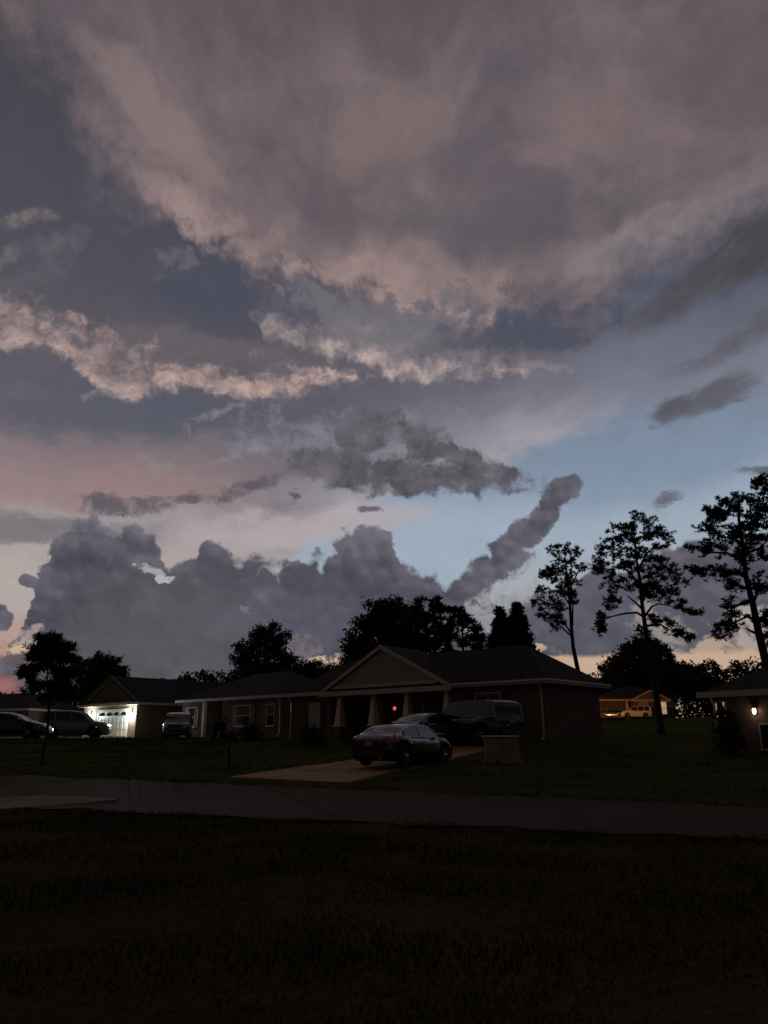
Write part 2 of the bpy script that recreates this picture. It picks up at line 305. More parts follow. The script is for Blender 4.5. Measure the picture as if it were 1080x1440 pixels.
def brick_mat(name, c1, c2, mortar, bw=.22, bh=.075, rough=.9, msize=.012):
    m = bpy.data.materials.new(name); m.use_nodes = True; N = NT(m.node_tree); b = m.node_tree.nodes['Principled BSDF']
    co = m.node_tree.nodes.new('ShaderNodeTexCoord').outputs['Object']
    sp = m.node_tree.nodes.new('ShaderNodeSeparateXYZ'); m.node_tree.links.new(co, sp.inputs[0])
    cb = m.node_tree.nodes.new('ShaderNodeCombineXYZ'); N.put(cb.inputs[0], N.m('ADD', sp.outputs[0], sp.outputs[1])); N.put(cb.inputs[1], sp.outputs[2])
    bt = m.node_tree.nodes.new('ShaderNodeTexBrick'); N.put(bt.inputs['Vector'], cb.outputs[0])
    bt.inputs['Color1'].default_value = (*c1, 1); bt.inputs['Color2'].default_value = (*c2, 1); bt.inputs['Mortar'].default_value = (*mortar, 1)
    bt.inputs['Scale'].default_value = 1; bt.inputs['Brick Width'].default_value = bw; bt.inputs['Row Height'].default_value = bh; bt.inputs['Mortar Size'].default_value = msize
    n = N.noise(co, 2.2, 5, .6)
    col = N.mix(1, bt.outputs['Color'], N.ramp(n, [(.25, (.6, .6, .6, 1)), (.75, (1.15, 1.15, 1.15, 1))]), 'MULTIPLY')
    m.node_tree.links.new(col, b.inputs['Base Color']); b.inputs['Roughness'].default_value = rough; b.inputs['Specular IOR Level'].default_value = .12
    bn = m.node_tree.nodes.new('ShaderNodeBump'); bn.inputs['Strength'].default_value = .6; bn.inputs['Distance'].default_value = .01
    m.node_tree.links.new(bt.outputs['Fac'], bn.inputs['Height']); bn.invert = True; m.node_tree.links.new(bn.outputs[0], b.inputs['Normal'])
    return m
M = {
 'brick': brick_mat('red_brick', (.22, .095, .068), (.14, .068, .052), (.26, .23, .20)),
 'brick_brown': brick_mat('brown_brick', (.20, .12, .08), (.13, .08, .055), (.24, .21, .18)),
 'shingle': brick_mat('asphalt_shingle', (.055, .048, .044), (.038, .034, .033), (.022, .02, .02), .3, .14, .95, .008),
 'trim': mat('painted_trim', (.60, .54, .46), .55, var=.18, vscale=2),
 'siding': mat('gable_siding', (.38, .35, .33), .8, var=.15, vscale=1.2, bump=.25, bscale=14, stretch=(.2, .2, 6)),
 'siding_dark': mat('dark_gable_siding', (.11, .095, .08), .85, var=.15, vscale=1.2, spec=.1),
 'soffit': mat('soffit_panel', (.42, .39, .35), .8),
 'white': mat('white_paint', (.58, .52, .44), .5, var=.1, vscale=3),
 'door_white': mat('garage_door_paint', (.62, .62, .60), .45, var=.08),
 'shutter': mat('dark_shutter', (.015, .015, .017), .6),
 'doorwood': mat('door_paint', (.07, .03, .025), .4, var=.3),
 'pane': mat('window_glass', (.012, .013, .015), .06, spec=.6),
 'blind': mat('window_blind', (.34, .42, .40), .25, var=.25, vscale=4, stretch=(.2, .2, 8)),
 'glow_pane': mat('lit_window', (.5, .42, .32), .3, emit=(1, .72, .42), estr=.35),
 'glow_white': mat('lit_sidelight', (.6, .6, .6), .3, emit=(1, .95, .85), estr=.8),
 'lamp': mat('lamp_glass', (.9, .9, .9), .3, emit=(.93, 1, .96), estr=30),
 'lamp_warm': mat('warm_lamp_glass', (.9, .9, .9), .3, emit=(1, .86, .66), estr=4),
 'lamp_red': mat('red_lamp_glass', (.7, .1, .12), .3, emit=(1, .16, .22), estr=.8),
 'lamp_sodium': mat('sodium_lamp_glass', (.9, .6, .3), .3, emit=(1, .45, .12), estr=8),
 'iron': mat('black_iron', (.02, .02, .02), .8, spec=.15),
 'concrete': mat('driveway_concrete', (.50, .315, .16), .9, spec=.1, var=.28, vscale=1.1, bump=.2, bscale=60),
 'asphalt': mat('worn_road', (.076, .047, .030), .95, vcol=(.044, .027, .017), vscale=.55, spec=.12, bump=.4, bscale=90),
 'bark': mat('bark', (.05, .04, .033), .95, var=.4, vscale=6, bump=.5, bscale=20),
 'needles': mat('pine_needles', (.035, .05, .028), .8, var=.4, vscale=1.5, spec=.2),
 'leaves': mat('leaves', (.035, .05, .022), .75, var=.4, vscale=1.5, spec=.2),
 'far_leaves': mat('far_leaves', (.03, .04, .024), .85, var=.4, vscale=.3, spec=.1),
 'box_green': mat('transformer_paint', (.34, .30, .15), .55, vcol=(.26, .19, .10), vscale=3.5),
 'rubber': mat('tyre_rubber', (.012, .012, .012), .85),
 'alloy': mat('alloy_wheel', (.30, .30, .31), .35, metal=1),
 'chrome': mat('chrome_trim', (.6, .6, .6), .18, metal=1),
 'glass': mat('car_glass', (.008, .009, .010), .04, spec=.8),
 'tail': mat('tail_lamp', (.55, .02, .035), .12, spec=.8, coat=1),
 'head': mat('head_lamp', (.55, .56, .58), .08, spec=1, coat=1),
 'plate': mat('licence_plate', (.32, .32, .33), .5),
 'plastic': mat('black_plastic', (.014, .014, .015), .55),
}
def lawn_mat():
    m = bpy.data.materials.new('lawn'); m.use_nodes = True; N = NT(m.node_tree); b = m.node_tree.nodes['Principled BSDF']
    co = m.node_tree.nodes.new('ShaderNodeTexCoord').outputs['Object']
    n = N.noise(co, .22, 6, .65); n2 = N.noise(co, 9, 5, .7)
    c = N.ramp(n, [(.3, (.050, .064, .024, 1)), (.52, (.072, .086, .028, 1)), (.74, (.12, .098, .046, 1))])
    sp = m.node_tree.nodes.new('ShaderNodeSeparateXYZ'); m.node_tree.links.new(co, sp.inputs[0])
    q = N.m('ADD', N.m('MULTIPLY', sp.outputs[0], .33), N.m('MULTIPLY', sp.outputs[1], .944))
    c = N.mix(N.rng(q, 16, 14), c, N.ramp(n, [(.3, (.050, .044, .028, 1)), (.52, (.072, .060, .034, 1)), (.74, (.12, .09, .055, 1))]))   # the nearer yard is drier
    c = N.mix(1, c, N.ramp(n2, [(.25, (.45, .45, .45, 1)), (.75, (1.4, 1.4, 1.4, 1))]), 'MULTIPLY')
    m.node_tree.links.new(c, b.inputs['Base Color']); b.inputs['Roughness'].default_value = 1; b.inputs['Specular IOR Level'].default_value = 0
    bn = m.node_tree.nodes.new('ShaderNodeBump'); bn.inputs['Strength'].default_value = .8; bn.inputs['Distance'].default_value = .05
    m.node_tree.links.new(N.noise(co, 22, 5, .7), bn.inputs['Height']); m.node_tree.links.new(bn.outputs[0], b.inputs['Normal'])
    return m

def joints(m):                                   # saw-cut joints and old stains in the poured concrete
    N = NT(m.node_tree); b = m.node_tree.nodes['Principled BSDF']; src = b.inputs['Base Color'].links[0].from_socket
    co = m.node_tree.nodes.new('ShaderNodeTexCoord').outputs['Object']
    c, s_ = math.cos(R(-19)), math.sin(R(-19)); q = m.node_tree.nodes.new('ShaderNodeCombineXYZ')
    N.put(q.inputs[0], N.v('DOT_PRODUCT', co, (c, s_, 0))); N.put(q.inputs[1], N.v('DOT_PRODUCT', co, (-s_, c, 0)))
    bt = m.node_tree.nodes.new('ShaderNodeTexBrick'); N.put(bt.inputs['Vector'], q.outputs[0]); bt.offset = 0
    for k, v in (('Scale', 1), ('Brick Width', 2.6), ('Row Height', 2.6), ('Mortar Size', .035)): bt.inputs[k].default_value = v
    bt.inputs['Color1'].default_value = (1, 1, 1, 1); bt.inputs['Color2'].default_value = (.86, .86, .86, 1); bt.inputs['Mortar'].default_value = (.3, .28, .25, 1)
    col = N.mix(1, src, bt.outputs['Color'], 'MULTIPLY')
    col = N.mix(1, col, N.ramp(N.noise(co, .8, 5, .7), [(.32, (.55, .52, .5, 1)), (.5, (1, 1, 1, 1))]), 'MULTIPLY')
    m.node_tree.links.new(col, b.inputs['Base Color'])
joints(M['concrete'])
M['gravel'] = mat('worn_gravel', (.27, .185, .11), .95, spec=.1, vcol=(.14, .095, .06), vscale=1.6, bump=.4, bscale=70); M['lawn'] = lawn_mat(); M['column'] = mat('column_paint', (.84, .72, .56), .6, var=.15)
M['dry_grass'] = mat('dry_grass_blades', (.080, .084, .030), .95, vcol=(.040, .042, .018), vscale=.35, spec=0)
M['grass'] = mat('grass_blades', (.090, .145, .028), .95, vcol=(.044, .062, .016), vscale=.25, spec=0)

class MB:
    """collects shapes, builds ONE mesh object"""
    def __init__(s): s.v = []; s.f = []
    def poly(s, pts, flip=False):
        i = len(s.v); s.v += [tuple(p) for p in pts]; f = list(range(i, i + len(pts)))
        s.f.append(f[::-1] if flip else f)
    def box(s, a, b):
        x0, y0, z0 = a; x1, y1, z1 = b; i = len(s.v)
        s.v += [(x0, y0, z0), (x1, y0, z0), (x1, y1, z0), (x0, y1, z0), (x0, y0, z1), (x1, y0, z1), (x1, y1, z1), (x0, y1, z1)]
        s.f += [[i + k for k in q] for q in ((3, 2, 1, 0), (4, 5, 6, 7), (0, 1, 5, 4), (1, 2, 6, 5), (2, 3, 7, 6), (3, 0, 4, 7))]
    def frustum(s, c, a, b, z0, z1):            # square section a at z0, b at z1
        i = len(s.v); x, y = c
        for h, z in ((a / 2, z0), (b / 2, z1)): s.v += [(x - h, y - h, z), (x + h, y - h, z), (x + h, y + h, z), (x - h, y + h, z)]
        s.f += [[i + k for k in q] for q in ((3, 2, 1, 0), (4, 5, 6, 7), (0, 1, 5, 4), (1, 2, 6, 5), (2, 3, 7, 6), (3, 0, 4, 7))]
    def prism(s, ring, off):                    # ring of 3D points swept by a vector
        i = len(s.v); n = len(ring); o = Vector(off)
        s.v += [tuple(p) for p in ring] + [tuple(Vector(p) + o) for p in ring]
        s.f.append([i + k for k in range(n)][::-1]); s.f.append([i + n + k for k in range(n)])
        for k in range(n): s.f.append([i + k, i + (k + 1) % n, i + n + (k + 1) % n, i + n + k])
    def tube(s, pts, rad, n=8, cap=True):
        pts = [Vector(p) for p in pts]; base = len(s.v)
        if not hasattr(rad, '__len__'): rad = [rad] * len(pts)
        up = None
        for k, p in enumerate(pts):
            d = (pts[min(k + 1, len(pts) - 1)] - pts[max(k - 1, 0)]).normalized()
            a = d.orthogonal() if up is None else (up - d * up.dot(d))
            a.normalize(); up = a; b = d.cross(a)
            for j in range(n):
                t = 2 * math.pi * j / n; s.v.append(tuple(p + (a * math.cos(t) + b * math.sin(t)) * rad[k]))
        for k in range(len(pts) - 1):
            for j in range(n):
                i0 = base + k * n; s.f.append([i0 + j, i0 + (j + 1) % n, i0 + n + (j + 1) % n, i0 + n + j])
        if cap: s.f.append([base + j for j in range(n)][::-1]); s.f.append([base + (len(pts) - 1) * n + j for j in range(n)])
    def lathe(s, prof, n=20, axis='y', c=(0, 0, 0)):   # prof: (radius, axial)
        base = len(s.v)
        for r, h in prof:
            for j in range(n):
                t = 2 * math.pi * j / n; a, b = r * math.cos(t), r * math.sin(t)
                s.v.append((c[0] + a, c[1] + h, c[2] + b) if axis == 'y' else (c[0] + a, c[1] + b, c[2] + h))
        for k in range(len(prof) - 1):
            for j in range(n):
                i0 = base + k * n; s.f.append([i0 + j, i0 + (j + 1) % n, i0 + n + (j + 1) % n, i0 + n + j])
        s.f.append([base + j for j in range(n)]); s.f.append([base + (len(prof) - 1) * n + j for j in range(n)][::-1])
    def build(s, name, m, parent=None, smooth=False, bevel=0, recalc=True):
        me = bpy.data.meshes.new(name); me.from_pydata(s.v, [], s.f); me.update()
        if recalc:
            bm = bmesh.new(); bm.from_mesh(me); bmesh.ops.recalc_face_normals(bm, faces=bm.faces); bm.to_mesh(me); bm.free()
        if smooth: me.polygons.foreach_set('use_smooth', [True] * len(me.polygons))
        me.materials.append(m if not isinstance(m, str) else M[m])
        o = bpy.data.objects.new(name, me); COL.objects.link(o)
        if parent: o.parent = parent
        if bevel:
            b = o.modifiers.new('bevel', 'BEVEL'); b.width = bevel; b.segments = 2; b.limit_method = 'ANGLE'
        return o
def tag(o, label, cat, group=None, kind=None):
    if label: o['label'] = label
    if cat: o['category'] = cat
    if group: o['group'] = group
    if kind: o['kind'] = kind
    return o
def thing(name, loc, label, cat, rz=0, group=None):
    o = bpy.data.objects.new(name, None); COL.objects.link(o); o.empty_display_size = .3
    o.location = loc; o.rotation_euler = (0, 0, rz); return tag(o, label, cat, group)
def struct(name, mb, m): o = mb.build(name, m); o['kind'] = 'structure'; return o

# ------------------------------------------------------------------ terrain
CA, SA = .33, .944                              # road normal
QT = [-80, 0, 14.4, 19, 26, 30, 35, 42.7, 49, 55, 64, 90, 140, 400, 900]
AT = [0, 0, .11, .25, .58, .88, 1.30, 1.45, 1.60, 1.64, 2.1, 3.4, 5.2, 6.0, 6.0]
B1 = [0, 0, .006, .018, .012, .006, .002, .002, .003, .003, -.006, -.03, -.03, 0, 0]      # fall along the road, whole width
B2 = [0, 0, 0, 0, .01, .03, .05, .012, 0, 0, 0, 0, 0, 0, 0]                               # the bank right of the gabled house
def terr(x, y):
    q = CA * x + SA * y; p = np.clip(SA * x - CA * y, -48, 14)
    return np.interp(q, QT, AT) - np.interp(q, QT, B1) * p - np.interp(q, QT, B2) * np.clip(p, -5, 14)
def tz(x, y): return float(terr(x, y))
def ground_at(px, py):
    d = ray(px, py).normalized(); t = 3.0
    while t < 400:
        p = Vector((0, 0, EYE)) + d * t
        if p.z <= tz(p.x, p.y): return Vector((p.x, p.y, tz(p.x, p.y)))
        t += .05
    return p
def pq(p, q): return (SA * p + CA * q, -CA * p + SA * q)   # road coordinates to world
def build_ground():
    xs = np.concatenate([np.linspace(-900, -70, 14), np.linspace(-60, 60, 121), np.linspace(70, 900, 14)])
    ys = np.concatenate([np.linspace(-200, -12, 6), np.linspace(-10, 110, 161), np.linspace(115, 900, 18)])
    X, Y = np.meshgrid(xs, ys); Z = terr(X, Y)
    # the carriageway is cut slightly into the turf
    q = CA * X + SA * Y; Z = Z - .03 * ((q > 14.1) & (q < 19.3))
    rng = np.random.default_rng(3); Z = Z + rng.normal(0, .012, Z.shape)
    b = MB(); nx = len(xs); b.v = list(map(tuple, np.stack([X, Y, Z], -1).reshape(-1, 3)))
    b.f = [[j * nx + i, j * nx + i + 1, (j + 1) * nx + i + 1, (j + 1) * nx + i] for j in range(len(ys) - 1) for i in range(nx - 1)]
    o = struct('ground', b, 'lawn'); o.data.polygons.foreach_set('use_smooth', [True] * len(o.data.polygons))
build_ground()
def strip(name, rows, m, dz, nsub=24, rag=0):          # sheet draped on the terrain: rows = list of (left xy, right xy)
    b = MB(); n = 7
    pts = []
    for (l0, r0), (l1, r1) in zip(rows[:-1], rows[1:]):
        for k in range(nsub):
            t = k / nsub; pts.append((Vector(l0).lerp(Vector(l1), t), Vector(r0).lerp(Vector(r1), t)))
    pts.append((Vector(rows[-1][0]), Vector(rows[-1][1])))
    for l, r in pts:
        for j in range(n):
            p = l.lerp(r, j / (n - 1))
            if rag and j in (0, n - 1):         # a crumbling edge
                u = p.x * 1.0; p = p + (l - r).normalized() * rag * (math.sin(u * 2.3) * .5 + math.sin(u * 5.1 + j) * .35 + random.uniform(-.5, .5)) * (1 if j == 0 else -1)
            b.v.append((p.x, p.y, tz(p.x, p.y) + dz))
    b.f = [[i * n + j, i * n + j + 1, (i + 1) * n + j + 1, (i + 1) * n + j] for i in range(len(pts) - 1) for j in range(n - 1)]
    base = len(b.v)                              # skirt so that the slab has an edge
    ring = [i * n for i in range(len(pts))] + [(len(pts) - 1) * n + j for j in range(1, n)] + [i * n + n - 1 for i in range(len(pts) - 2, -1, -1)] + [j for j in range(n - 2, 0, -1)]
    for i in ring: x, y, z = b.v[i]; b.v.append((x, y, z - .16))
    m_ = len(ring)
    for k in range(m_): b.f.append([ring[k], ring[(k + 1) % m_], base + (k + 1) % m_, base + k])
    return struct(name, b, m)
strip('road', [(pq(-70, 14.2), pq(-70, 19.1)), (pq(-20, 14.2), pq(-20, 19.1)), (pq(30, 14.2), pq(30, 19.1))], 'asphalt', .012, 110, .22)
g = lambda px, py: tuple(ground_at(px, py).xy)
strip('driveway', [(g(322, 1095), g(488, 1103)), (g(430, 1079), g(548, 1087)), (g(497, 1070), g(612, 1074))], 'concrete', .05, 10)
dr_end = [g(497, 1070), g(612, 1074)]
strip('parking_pad', [(dr_end[0], dr_end[1]), (g(560, 1052), g(700, 1051))], 'concrete', .046, 12)
strip('driveway_apron', [(g(-60, 1124), g(-60, 1142)), (g(60, 1120), g(40, 1136)), (g(168, 1124), g(160, 1127))], 'gravel', .022, 14, .12)

# ------------------------------------------------------------------ houses
RZ = R(-43)
def hip_roof(b, x0, x1, y0, y1, z, rise, oh=.4, th=.16, hip0=True, hip1=True):
    x0 -= oh; x1 += oh; y0 -= oh; y1 += oh; ym = (y0 + y1) / 2; h = (y1 - y0) / 2
    a = (x0 + (h if hip0 else 0), ym, z + rise); c = (x1 - (h if hip1 else 0), ym, z + rise)
    e = [(x0, y0, z + th), (x1, y0, z + th), (x1, y1, z + th), (x0, y1, z + th)]
    i = len(b.v); b.v += e + [a, c] + [(p[0], p[1], z) for p in e]
    b.f += [[i, i + 1, i + 5, i + 4], [i + 1, i + 2, i + 5], [i + 2, i + 3, i + 4, i + 5], [i + 3, i, i + 4]]
    for k in range(4): b.f.append([i + k, i + (k + 1) % 4, i + 6 + (k + 1) % 4, i + 6 + k])
    b.f.append([i + 9, i + 8, i + 7, i + 6])
def gable_roof(b, x0, x1, y0, y1, z, rise, oh=.4, th=.16):   # ridge runs along y
    x0 -= oh; x1 += oh; xm = (x0 + x1) / 2
    ring = [(x0, y0, z), (x1, y0, z), (x1, y0, z + th), (xm, y0, z + rise + th), (x0, y0, z + th)]
    b.prism([(x0, y0, z), (x0, y0, z + th), (xm, y0, z + rise + th), (x1, y0, z + th), (x1, y0, z), (xm, y0, z + rise)], (0, y1 - y0, 0))
def fascia(b, x0, x1, y0, y1, z, oh=.4, h=.17, t=.03, sides='fbrl'):
    x0 -= oh; x1 += oh; y0 -= oh; y1 += oh
    if 'f' in sides: b.box((x0 - t, y0 - t, z - .03), (x1 + t, y0 - .004, z + h))
    if 'r' in sides: b.box((x1 + .004, y0, z - .03), (x1 + t, y1, z + h))
    if 'l' in sides: b.box((x0 - t, y0, z - .03), (x0 - .004, y1, z + h))
def window(root, x, z0, w, h, y=0, axis='y', pane='pane', shutters=True, label=None):
    """window in a wall facing -y at (x, y), or +x when axis is 'x' (then x is the wall plane and y the centre)"""
    def bx(b, a0, a1, d0, d1, zz0, zz1):
        if axis == 'y': b.box((x + a0, y - d1, zz0), (x + a1, y - d0, zz1))
        else: b.box((x + d0, y + a0, zz0), (x + d1, y + a1, zz1))
    f = MB(); t = .06
    bx(f, -w / 2, -w / 2 + t, .004, .05, z0, z0 + h); bx(f, w / 2 - t, w / 2, .004, .05, z0, z0 + h)
    bx(f, -w / 2 + t, w / 2 - t, .004, .05, z0, z0 + t); bx(f, -w / 2 + t, w / 2 - t, .004, .05, z0 + h - t, z0 + h)
    bx(f, -w / 2 + t, w / 2 - t, .004, .045, z0 + h / 2 - .025, z0 + h / 2 + .025)
    bx(f, -w / 2 - .06, w / 2 + .06, .004, .09, z0 - .06, z0 - .003)
    o = f.build('window', 'white', root)
    if label: o['label'] = label
    p = MB(); bx(p, -w / 2 + t, w / 2 - t, .006, .02, z0 + t, z0 + h - t); p.build('pane', pane, o)
    if shutters:
        for sx in (-1, 1):
            s = MB(); c = sx * (w / 2 + .24)
            bx(s, c - .2, c + .2, .004, .03, z0 - .02, z0 + h + .02)
            for k in range(int(h / .09)): bx(s, c - .15, c + .15, .03, .042, z0 + .06 + k * .09, z0 + .11 + k * .09)
            s.build('shutter', 'shutter', root)
def downspout(root, x, y, z1, z0=0, kick=.35):
    b = MB(); b.tube([(x, y - .30, z1 + .05), (x, y - .28, z1 - .06), (x, y - .07, z1 - .34), (x, y - .07, z0 + .22), (x, y - .12, z0 + .1), (x, y - kick, z0 + .05)], .055, 6)
    b.build('downspout', 'white', root)
def wall_lamp(root, x, y, z, m, power, color, axis='y', rad=.08, flood=0):
    b = MB(); b.box((x - .06, y - .03, z - .12), (x + .06, y - .003, z + .12)); b.box((x - .02, y - .14, z + .13), (x + .02, y - .02, z + .16))
    b.frustum((x, y - .14), .18, .06, z + .10, z + .19)
    o = b.build('wall_lamp', 'iron', root)
    g_ = MB(); g_.lathe([(.04, -.12), (.065, -.05), (.07, .05), (.05, .1)], 10, 'z', (x, y - .14, z)); g_.build('lamp_glass', m, o)
    l = bpy.data.lights.new('lamp_light', 'POINT'); l.energy = power; l.color = color; l.shadow_soft_size = rad
    lo = bpy.data.objects.new('lamp_light', l); COL.objects.link(lo); lo.parent = root; lo.location = (x, y - .30, z - .05)
    if flood:                                    # the same flood lamp throws most of its light out over the drive and lawn
        l = bpy.data.lights.new('lamp_light', 'SPOT'); l.energy = flood; l.color = color; l.spot_size = R(105); l.spot_blend = 1; l.shadow_soft_size = rad
        lo = bpy.data.objects.new('lamp_light', l); COL.objects.link(lo); lo.parent = root; lo.location = (x, y - .32, z)
        lo.rotation_euler = Vector((.9, -.9, -.5)).to_track_quat('-Z', 'Y').to_euler()
    return o
def gable_front(root, x0, x1, yf, z, rise, base_trim=.0, m='siding', oh=.4):
    """siding triangle, rake boards and lower trim of a gable facing -y"""
    xm = (x0 + x1) / 2; k = rise / (xm - x0 + oh)
    zt = z + base_trim; half = (z + rise - .1 - zt) / k
    b = MB(); b.prism([(xm - half, yf, zt), (xm + half, yf, zt), (xm, yf, zt + half * k)], (0, .12, 0)); b.build('gable_wall', m, root)
    L = x0 - oh; Rr = x1 + oh; w = .2
    for sx, e in ((-1, L), (1, Rr)):
        b = MB(); top = z + rise + .17
        b.prism([(e, yf - .10, z + .16), (e, yf - .10, z + .16 - w - .02), (xm, yf - .10, top - w * 1.1), (xm, yf - .10, top)], (0, -.035, 0))
        b.build('rake_board', 'trim', root)
    if base_trim:
        b = MB(); b.box((xm - half - .05, yf - .05, zt - .12), (xm + half + .05, yf - .003, zt + .04)); b.build('gable_trim', 'trim', root)

def main_house():
    Rc = Vector((7.2, 35.3)); zp = 1.55
    root = thing('brick_house', (Rc.x, Rc.y, zp), 'long brick house with wide front gable and white tapered porch columns', 'house', RZ)
    Lw, D, H = 17.4, 5.0, 2.5
    w = MB()
    w.box((-5.3, 0, -1.2), (0, D, H)); w.box((-Lw, 0, -1.2), (-13.9, D, H)); w.box((-13.9, 1.9, -1.2), (-5.3, D, H))
    w.build('wall', 'brick', root)
    pf = MB(); pf.box((-13.9, -.35, -1.2), (-5.3, 1.897, -.02)); pf.build('porch_floor', 'concrete', root)
    rf = MB(); hip_roof(rf, -Lw, 0, 0, D, H, 2.12); rf.build('roof', 'shingle', root)
    gr = MB(); gable_roof(gr, -13.9, -5.3, -.55, 2.7, H + .004, 2.25, .4); gr.build('porch_roof', 'shingle', root)
    pc = MB(); pc.box((-13.9, -.1, H - .08), (-5.3, 1.9, H - .002)); pc.build('porch_ceiling', 'soffit', root)
    fa = MB(); fascia(fa, -5.0, 0, 0, D, H, sides='fr'); fa.build('fascia', 'trim', root)
    fb_ = MB(); fascia(fb_, -Lw, -14.3, 0, D, H, sides='fl'); fb_.build('fascia', 'trim', root)
    gable_front(root, -13.9, -5.3, -.45, H, 2.25, .36)
    sk = MB(); sk.prism([(-14.2, -.47, H + .22), (-14.2, -.62, H + .12), (-14.2, -.47, H + .12)], (9.2, 0, 0)); sk.build('skirt_roof', 'shingle', root)
    bm_ = MB(); bm_.box((-14.33, -.62, H - .14), (-4.87, -.47, H + .11)); bm_.build('porch_beam', 'trim', root)
    for x in (-13.05, -10.45, -8.05, -5.45):
        c = MB(); c.frustum((x, -.15), .46, .19, .80, H - .20); c.box((x - .2, -.35, H - .198), (x + .2, .05, H - .09)); c.box((x - .3, -.45, .74), (x + .3, .15, .797))
        c.build('column', 'column', root)
        pr = MB(); pr.box((x - .3, -.45, -.9), (x + .3, .15, .737)); pr.build('pier', 'brick', root)
    window(root, -15.3, .35, .95, 1.75, pane='blind', label='pale blue-green window with drawn blind')
    window(root, -3.1, .8, 1.5, 1.4); window(root, -12.2, .6, 1.0, 1.6, y=1.9); window(root, -6.6, .6, 1.0, 1.6, y=1.9)
    d = MB(); d.box((-9.75, 1.84, 0), (-8.75, 1.897, 2.1))
    for k in range(3): d.box((-9.62, 1.825, .15 + k * .62), (-9.28, 1.838, .65 + k * .62)); d.box((-9.22, 1.825, .15 + k * .62), (-8.88, 1.838, .65 + k * .62))
    do = d.build('front_door', 'doorwood', root)
    h_ = MB(); h_.lathe([(.02, 0), (.035, -.05), (.02, -.08)], 8, 'y', (-8.85, 1.83, 1.0)); h_.build('handle', 'chrome', do)
    df = MB(); df.box((-9.87, 1.83, 0), (-9.755, 1.896, 2.2)); df.box((-8.745, 1.83, 0), (-8.63, 1.896, 2.2)); df.box((-9.75, 1.83, 2.11), (-8.75, 1.896, 2.2)); df.build('door_frame', 'white', root)
    downspout(root, -.12, 0, H); downspout(root, -Lw + .12, 0, H)
    gt = MB(); gt.tube([(-4.9, -.46, H + .10), (.46, -.46, H + .10), (.46, D + .4, H + .10)], .065, 6); gt.build('gutter', 'trim', root)
    v = MB(); v.tube([(-4.2, 3.4, H + 1.2), (-4.2, 3.4, H + 2.3)], .05, 8); v.build('vent_pipe', 'iron', root)
    tr = root.matrix_basis
    lp = Matrix.Translation(root.location) @ Matrix.Rotation(RZ, 4, 'Z') @ Vector((-9.0, -.1, 1.62))
    ln = thing('hanging_lantern', lp, 'small glowing red lantern hanging in the porch of the gabled house', 'lantern')
    b = MB(); b.lathe([(.03, -.10), (.07, -.06), (.08, 0), (.07, .06), (.03, .10)], 10, 'z'); b.build('lantern_glass', 'lamp_red', ln, True)
    b = MB(); b.tube([(0, 0, .10), (0, 0, .80)], .008, 5); b.lathe([(.075, .085), (.05, .12), (.01, .14)], 10, 'z'); b.build('hanger', 'iron', ln)
main_house()

def garage_house():
    c = Vector((-20.2, 64.8)); zp = 1.80
    root = thing('brick_house', (c.x, c.y, zp), 'brick house with gabled garage brightly lit by two white wall lamps', 'house', RZ)
    W, D, H = 9.0, 15, 2.6
    b = MB(); b.box((-W, 0, -1), (0, D, H)); b.build('wall', 'brick_brown', root)
    b = MB(); gable_roof(b, -W, 0, -.45, D + .4, H, 2.35); b.build('roof', 'shingle', root)
    gable_front(root, -W, 0, -.02, H, 2.35, .2, m='siding_dark')
    b = MB(); b.box((-W - .43, -.46, H - .06), (.43, -.42, H + .13)); b.box((-W - .4, -.415, H - .04), (.4, -.005, H - .004)); b.build('soffit', 'trim', root)
    b = MB(); b.box((.404, -.44, H - .04), (.435, D + .4, H + .15)); b.build('fascia', 'trim', root)
    dw = 4.9; x0 = -1.35 - dw
    b = MB(); b.box((x0, -.03, 0), (x0 + dw, -.003, 2.15))
    for r in range(3):
        for k in range(8):
            xx = x0 + .1 + k * dw / 8; b.box((xx, -.045, .1 + r * .53), (xx + dw / 8 - .18, -.031, .53 + r * .53))
    g_ = b.build('garage_door', 'door_white', root)
    for k in range(4):
        p = MB(); xx = x0 + .2 + k * dw / 4; n = 8
        ring = [(xx, -.05, 1.74), (xx + dw / 4 - .4, -.05, 1.74)] + [(xx + (dw / 4 - .4) * (.5 + .5 * math.cos(math.pi * j / n)), -.05, 1.84 + .2 * math.sin(math.pi * j / n)) for j in range(n + 1)]
        p.prism(ring, (0, .018, 0)); p.build('pane', 'pane', g_)
    b = MB(); b.box((x0 - .12, -.06, 0), (x0 - .004, -.004, 2.28)); b.box((x0 + dw + .004, -.06, 0), (x0 + dw + .12, -.004, 2.28)); b.box((x0, -.06, 2.154), (x0 + dw, -.004, 2.28)); b.build('door_frame', 'white', root)
    wall_lamp(root, -.65, 0, 1.85, 'lamp', 360, (.86, 1, .97), flood=4000); wall_lamp(root, -7.6, 0, 1.85, 'lamp', 360, (.86, 1, .97))
    window(root, 0, .8, 1.2, 1.4, y=4.5, axis='x', shutters=False)
    f = lambda x, y: tuple((Matrix.Translation(root.location) @ Matrix.Rotation(RZ, 4, 'Z') @ Vector((x, y, 0))).xy)
    strip('garage_driveway', [(f(-7.6, -.1), f(-.6, -.1)), (f(-7.9, -9), f(-1.6, -9)), (f(-9.5, -30), f(-5.5, -30))], 'concrete', .035, 12)
garage_house()

